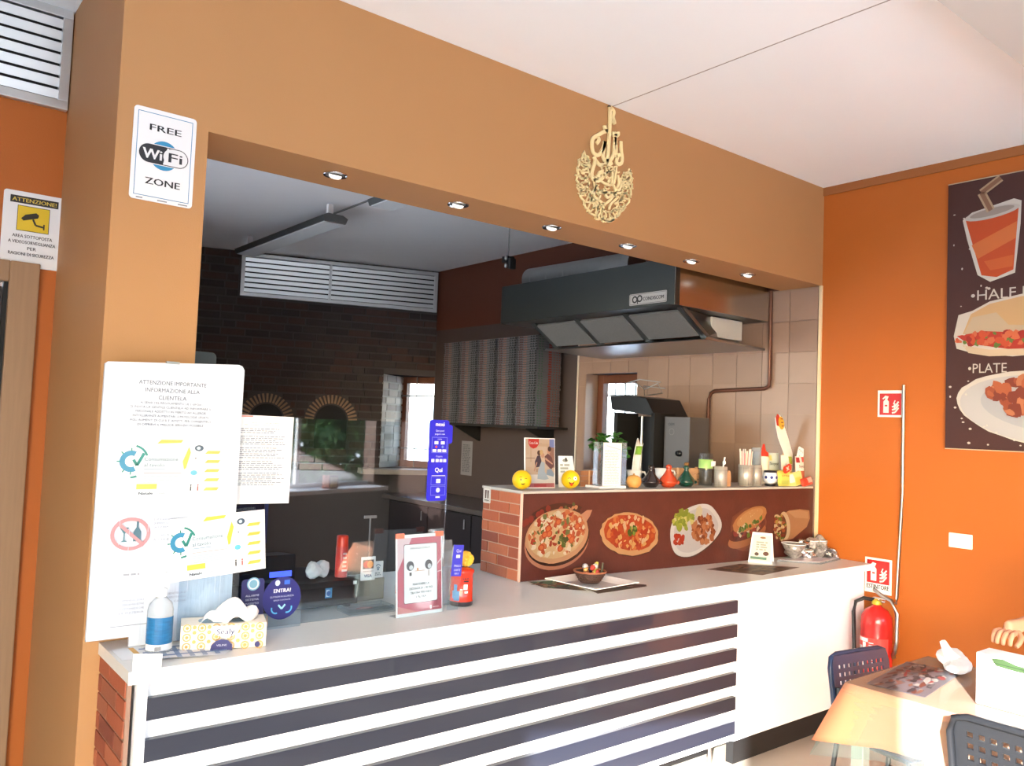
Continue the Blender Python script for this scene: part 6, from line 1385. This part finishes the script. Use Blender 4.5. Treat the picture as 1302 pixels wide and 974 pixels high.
# cloth: top plus hanging skirt with folds
def cloth(name, m, label, drop, amp, out, zoff, seed, cdrop):
    random.seed(seed); b = MB(); per = []; n_ = 26
    pts = [(TX0,TY1),(TX0,TY0),(TX1,TY0),(TX1,TY1)]
    def ringpt(e, f): a = pts[e]; c_ = pts[(e+1) % 4]; return Vector((a[0]+(c_[0]-a[0])*f, a[1]+(c_[1]-a[1])*f))
    ctr = Vector(((TX0+TX1)/2, (TY0+TY1)/2)); ph = [random.uniform(0, 6) for _ in range(8)]
    rows = 8; cols = []
    for e in range(4):
        for i in range(n_):
            f = i/n_; p = ringpt(e, f); nrm = [Vector((-1,0)), Vector((0,-1)), Vector((1,0)), Vector((0,1))][e]
            k = max(0, 1-min(f, 1-f)/0.12)                # nearness to a corner
            prev = [Vector((0,1)), Vector((-1,0)), Vector((0,-1)), Vector((1,0))][e]; nxt = [Vector((0,-1)), Vector((1,0)), Vector((0,1)), Vector((-1,0))][e]
            side = prev if f < 0.5 else nxt
            col = []
            for j in range(rows+1):
                v = j/rows; wv_ = amp*math.sin(f*13+ph[e])*v+amp*0.6*math.sin(f*29+ph[e+4])*v
                d = nrm*(out*v+wv_*(1-k)+0.10*k*v*0.7)+side*(0.10*k*v*0.7)
                z = TZ+zoff-0.0+(-drop*v)-cdrop*k*v+0.012*v*math.sin(f*9+ph[e])
                col.append((p.x+d.x, p.y+d.y, z if j else TZ+zoff))
            cols.append(col)
    N = len(cols); vs = [q for col in cols for q in col]; R_ = rows+1
    fs = [(i*R_+j, ((i+1) % N)*R_+j, ((i+1) % N)*R_+j+1, i*R_+j+1) for i in range(N) for j in range(rows)]
    fs.append(tuple(i*R_ for i in range(N)))
    b.add(vs, fs[:-1], True); b.f.append(fs[-1]); b.sm.append(False)
    o = b.build(name, m); s_ = o.modifiers.new('solid', 'SOLIDIFY'); s_.thickness = 0.0012; s_.offset = 1
    tag(o, label, 'tablecloth'); return o
cloth('tablecloth', mat('peach_cloth', (206,132,98), 0.8, var=0.04), 'peach orange tablecloth draped over the cafe table', 0.165, 0.012, 0.02, 0.0, 5, 0.03)
# sheer plastic cover, hanging lower
cloth('plastic_cover', thin_clear('sheer_plastic', rgb=(240,248,246), rough=0.12, refl=0.25, milk=0.05), 'clear plastic sheet over the peach cloth, hanging lower at the hem', 0.205, 0.014, 0.030, 0.0025, 5, 0.04)
ZTT = TZ+0.005
def pm2(label, x, y, rz, w_, d_, seed):
    t = thing('paper_placemat', label, 'placemat', (x, y, ZTT), rz=rz); MB().box(0, w_, 0, d_, 0, 0.001).build('sheet', mat('mat_slate', (92,88,92), 0.35), t)
    random.seed(seed); cv = Canvas((0,0,0.001), *UPF, step=0.00002, lift=0.0002); cv.gain = 0.5
    for i in range(90):
        a = random.uniform(0.02, w_-0.02); b = random.uniform(0.02, d_-0.02); cv.ell(a, b, random.uniform(0.008,0.04), random.uniform(0.004,0.012), random.choice([(70,66,72),(120,116,116),(190,180,170),(130,70,56),(60,56,60),(150,100,80),(180,70,66)]), random.uniform(-0.3,0.3), 8, True, 0.3)
    cv.build('printed_food', t)
pm2('dark printed placemat at the far end of the peach table', 2.84, 1.29, R(8), 0.42, 0.19, 6)
pm2('second dark placemat on the sunny near side of the table', 2.90, 0.55, R(3), 0.40, 0.28, 7)
# white tissue sticking up
o = crumple('table_tissue', tissue_m, None, 0.05, 23, (3.28, 1.385, ZTT+0.0015), (1.5,1.0,0.55), 0.45)
tag(o, 'crumpled white tissue standing on the peach table', 'tissue')
m_ = MB().tube([(0.0,0,0.03),(-0.03,0.01,0.065),(-0.05,0.02,0.105)], [0.034,0.019,0.012], 7).build('tissue_peak', tissue_m, o)
t = thing('menu_cube', 'white folded menu stand with green leaf drawing on the table', 'menu stand', (2.935, 0.985, ZTT))
MB().box(0, 0.10, 0, 0.185, 0, 0.165).build('card_body', paper, t, 0.002)
cv = Canvas((0, 0.185, 0), *RW); cv.gain = 0.16; cv.poly([(0.045,0.155),(0.08,0.16),(0.12,0.15),(0.172,0.148),(0.174,0.132),(0.12,0.13),(0.06,0.134)], (130,176,110)); cv.line([(0.05,0.142),(0.17,0.14)], 0.003, (80,130,70)); cv.line([(0.05,0.118),(0.14,0.112)], 0.003, (90,150,170)); cv.line([(0.05,0.04),(0.13,0.035)], 0.003, (206,120,120)); cv.rect(0.038, 0.02, 0.0395, 0.15, (200,196,206)); cv.build('drawing', t)

# ------------------------------------------------------------------ chairs
navy = mat('chair_navy_plastic', (40,54,84), 0.35); blk = mat('chair_black_plastic', (30,32,36), 0.35); tubem = mat('chair_tube', (70,74,78), 0.3, metal=0.8)
def perf_panel(w_, h_, nx, ny, curve, rtop, flat=False):
    """panel with real holes; local x across, z up (or y back when flat), thickness 8 mm"""
    b = MB(); cw, ch = w_/nx, h_/ny; th = 0.008
    def P3(x, z, y): 
        yy = curve*(1-(2*x/w_)**2)*0+curve*(2*x/w_)**2
        return (x, z-h_/2, yy+y-0.02) if flat else (x, yy+y, z)
    for i in range(nx):
        for j in range(ny):
            x0, z0 = -w_/2+i*cw, j*ch; cx_, cz_ = x0+cw/2, z0+ch/2
            hole = 0 < i < nx-1 and 0 < j < ny-1
            outer = [(x0,z0),(x0+cw,z0),(x0+cw,z0+ch),(x0,z0+ch)]
            if i in (0, nx-1) and j == ny-1 and not flat: 
                outer = [(x0,z0),(x0+cw,z0),(x0+cw*(0.6 if i == nx-1 else 1),z0+ch),(x0+cw*(0.4 if i == 0 else 0),z0+ch)]
            if not hole:
                vs = [P3(x, z, 0) for x, z in outer]+[P3(x, z, th) for x, z in outer]; b.add(vs, [(0,1,2,3),(7,6,5,4),(0,4,5,1),(1,5,6,2),(2,6,7,3),(3,7,4,0)])
            else:
                inn = [(cx_+cw*0.40*math.cos(PI/4+PI/2*k+PI), cz_+ch*0.36*math.sin(PI/4+PI/2*k+PI)) for k in range(4)]
                vs = [P3(x, z, 0) for x, z in outer+inn]+[P3(x, z, th) for x, z in outer+inn]
                fs = [(k, (k+1) % 4, 4+(k+1) % 4, 4+k) for k in range(4)]+[(8+k, 12+k, 12+(k+1) % 4, 8+(k+1) % 4) for k in range(4)]+[(4+k, 4+(k+1) % 4, 12+(k+1) % 4, 12+k) for k in range(4)]
                b.add(vs, fs)
    return b
def cafe_chair(label, loc, rz, m):
    t = thing('cafe_chair', label, 'chair', loc, rz=rz, group='perforated cafe chairs')       # faces +y local, back at y=-0.19
    perf_panel(0.40, 0.212, 12, 6, -0.025 if False else 0.0, 0).build('backrest', m, t, loc=(0, -0.205, 0.565), rot=(R(8), 0, 0))
    perf_panel(0.40, 0.36, 14, 13, 0.0, 0, True).build('seat', m, t, loc=(0, 0.0, 0.46))
    MB().tube([(-0.20,-0.212,0.56),(-0.205,-0.232,0.72),(-0.19,-0.24,0.765),(-0.15,-0.243,0.778),(0.15,-0.243,0.778),(0.19,-0.24,0.765),(0.205,-0.232,0.72),(0.20,-0.212,0.56)], 0.011, 8).build('back_frame', m, t)
    for s in (-1, 1):
        MB().tube([(s*0.19,-0.20,0.64),(s*0.195,-0.185,0.45),(s*0.215,-0.245,0.0)], 0.0115, 8).build('leg', tubem, t)
        MB().tube([(s*0.19,-0.12,0.435),(s*0.19,0.15,0.435),(s*0.205,0.19,0.40),(s*0.215,0.215,0.0)], 0.0115, 8).build('leg', tubem, t)
        MB().tube([(s*0.203,-0.215,0.22),(s*0.207,0.205,0.22)], 0.007, 8).build('stretcher', tubem, t)
    return t
cafe_chair('navy blue perforated plastic chair at the far end of the table', (3.38, 1.62, 0), R(171.4), navy).scale = (0.9, 0.9, 0.9)
cafe_chair('black perforated plastic chair on the near side of the table', (2.92, 0.94, 0), R(-90), blk)

# ------------------------------------------------------------------ guest at the right edge
def skin_body(name, nodes, edges, m, parent, sub=2, root=0):
    me = bpy.data.meshes.new(name); me.from_pydata([n[0] for n in nodes], edges, []); me.materials.append(m)
    o = bpy.data.objects.new(name, me); COL.objects.link(o)
    if parent: o.parent = parent
    sk = o.modifiers.new('skin', 'SKIN'); sk.use_smooth_shade = True
    if not me.skin_vertices: me.skin_vertices.new()
    for i, n in enumerate(nodes):
        r_ = n[1]; me.skin_vertices[0].data[i].radius = r_ if isinstance(r_, tuple) else (r_, r_)
        me.skin_vertices[0].data[i].use_root = (i == root)
    ss = o.modifiers.new('sub', 'SUBSURF'); ss.levels = sub; ss.render_levels = sub
    return o
skin = mat('skin', (192,138,112), 0.5, var=0.05); dark_cl = mat('dark_jacket', (48,38,40), 0.8, var=0.15)
t = thing('person', 'seated guest in dark clothes reaching over the table with one hand', 'person', (3.78, 0.86, 0))
# body, facing -x; coordinates relative to the seat position
N = [((0,0,0.55),0.15),((0.02,0,0.72),0.135),((-0.01,0,0.92),0.15),((-0.02,0,1.08),0.14),((-0.02,0,1.17),0.06),((-0.03,0,1.22),0.055),
     ((-0.02,0.17,1.08),0.065),((-0.10,0.25,0.90),0.048),((-0.24,0.27,0.985),0.036),
     ((-0.02,-0.17,1.08),0.065),((-0.08,-0.24,0.86),0.048),((-0.26,-0.20,0.79),0.036),
     ((-0.08,0.09,0.53),0.085),((-0.42,0.10,0.52),0.062),((-0.40,0.10,0.28),0.05),((-0.38,0.10,0.08),0.04),((-0.46,0.10,0.045),0.038),
     ((-0.08,-0.09,0.53),0.085),((-0.42,-0.10,0.52),0.062),((-0.40,-0.10,0.28),0.05),((-0.38,-0.10,0.08),0.04),((-0.46,-0.10,0.045),0.038)]
Ed = [(0,1),(1,2),(2,3),(3,4),(4,5),(3,6),(6,7),(7,8),(3,9),(9,10),(10,11),(0,12),(12,13),(13,14),(14,15),(15,16),(0,17),(17,18),(18,19),(19,20),(20,21)]
skin_body('body', N, Ed, dark_cl, t)
# head with face
hd = MB(); prof = [(0,0.0),(0.04,0.004),(0.058,0.03),(0.066,0.07),(0.074,0.12),(0.076,0.16),(0.068,0.20),(0.045,0.232),(0,0.242)]
hd.lathe(prof, n=26, M=Matrix.Translation((-0.055,0,1.225)) @ Matrix.Diagonal((1.18,1,1,1))); ho = hd.build('head', skin, t)
MB().add([(-0.15,0,1.345),(-0.165,0,1.315),(-0.14,0.014,1.312),(-0.14,-0.014,1.312),(-0.135,0,1.36)], [(0,1,2),(0,3,1),(1,3,2),(0,2,4),(0,4,3)]).build('nose', skin, ho)
for s in (-1, 1):
    MB().lathe([(0,-0.01),(0.009,0),(0,0.01)], c=(-0.136, s*0.028, 1.355), n=10).build('eye', paper, ho)
    MB().lathe([(0,-0.028),(0.012,-0.012),(0.014,0.01),(0,0.03)], c=(-0.05, s*0.077, 1.34), n=10).build('ear', skin, ho)
MB().box(-0.142, -0.132, -0.022, 0.022, 1.283, 1.291).build('mouth', mat('lips', (170,96,88), 0.5), ho)
MB().lathe([(0.079,0.10),(0.083,0.16),(0.074,0.212),(0.048,0.246),(0,0.256)], n=26, M=Matrix.Translation((-0.045,0,1.225)) @ Matrix.Diagonal((1.18,1.03,1,1))).build('hair', mat('hair_dark', (36,26,22), 0.6), t)
# forearm and hand reaching to the menu stand
def L_(p): return (p[0]-3.78, p[1]-0.86, p[2])
fa = skin_body('forearm', [(L_((3.56,1.12,0.99)),0.034),(L_((3.42,1.155,0.972)),0.030),(L_((3.32,1.175,0.958)),0.024),(L_((3.26,1.185,0.950)),(0.022,0.036)),(L_((3.222,1.185,0.944)),(0.018,0.040))], [(0,1),(1,2),(2,3),(3,4)], skin, t)
for k, (dy, ln) in enumerate([(-0.030,0.058),(-0.011,0.068),(0.009,0.064),(0.027,0.05)]):
    b0 = (3.215, 1.185+dy, 0.944)
    skin_body('finger', [(L_((3.235,1.185+dy*0.8,0.946)),0.010),(L_(b0),0.0095),(L_((b0[0]-ln*0.5,b0[1]-0.002,b0[2]+0.002)),0.0088),(L_((b0[0]-ln*0.85,b0[1]-0.003,b0[2]-0.016)),0.008),(L_((b0[0]-ln*0.9,b0[1]-0.003,b0[2]-0.036)),0.007)], [(0,1),(1,2),(2,3),(3,4)], skin, fa)
skin_body('thumb', [(L_((3.265,1.165,0.945)),0.011),(L_((3.235,1.142,0.930)),0.0105),(L_((3.205,1.138,0.916)),0.0095),(L_((3.185,1.142,0.904)),0.008)], [(0,1),(1,2),(2,3)], skin, fa)
skin_body('sleeve', [(L_((3.66,1.10,0.92)),0.056),(L_((3.57,1.12,0.985)),0.05),(L_((3.50,1.135,0.985)),0.046)], [(0,1),(1,2)], dark_cl, t)
# guest's chair
ch = cafe_chair('black perforated plastic chair under the seated guest', (3.80, 0.86, 0), R(90), blk)
# napkin dispenser mirrored in the screen
t = thing('napkin_dispenser', 'wooden napkin dispenser on the front window shelf, mirrored in the screen', 'dispenser', (3.78, front_y(3.78)+0.12, 0.901), rz=fang)
MB().box(-0.06, 0.06, -0.05, 0.05, 0, 0.13).build('box', mat('dispenser_brown', (130,60,44), 0.4), t, 0.004)
MB().box(-0.045, 0.045, 0.0505, 0.053, 0.015, 0.115).build('napkins', mat('napkin_beige', (226,196,140), 0.6), t)
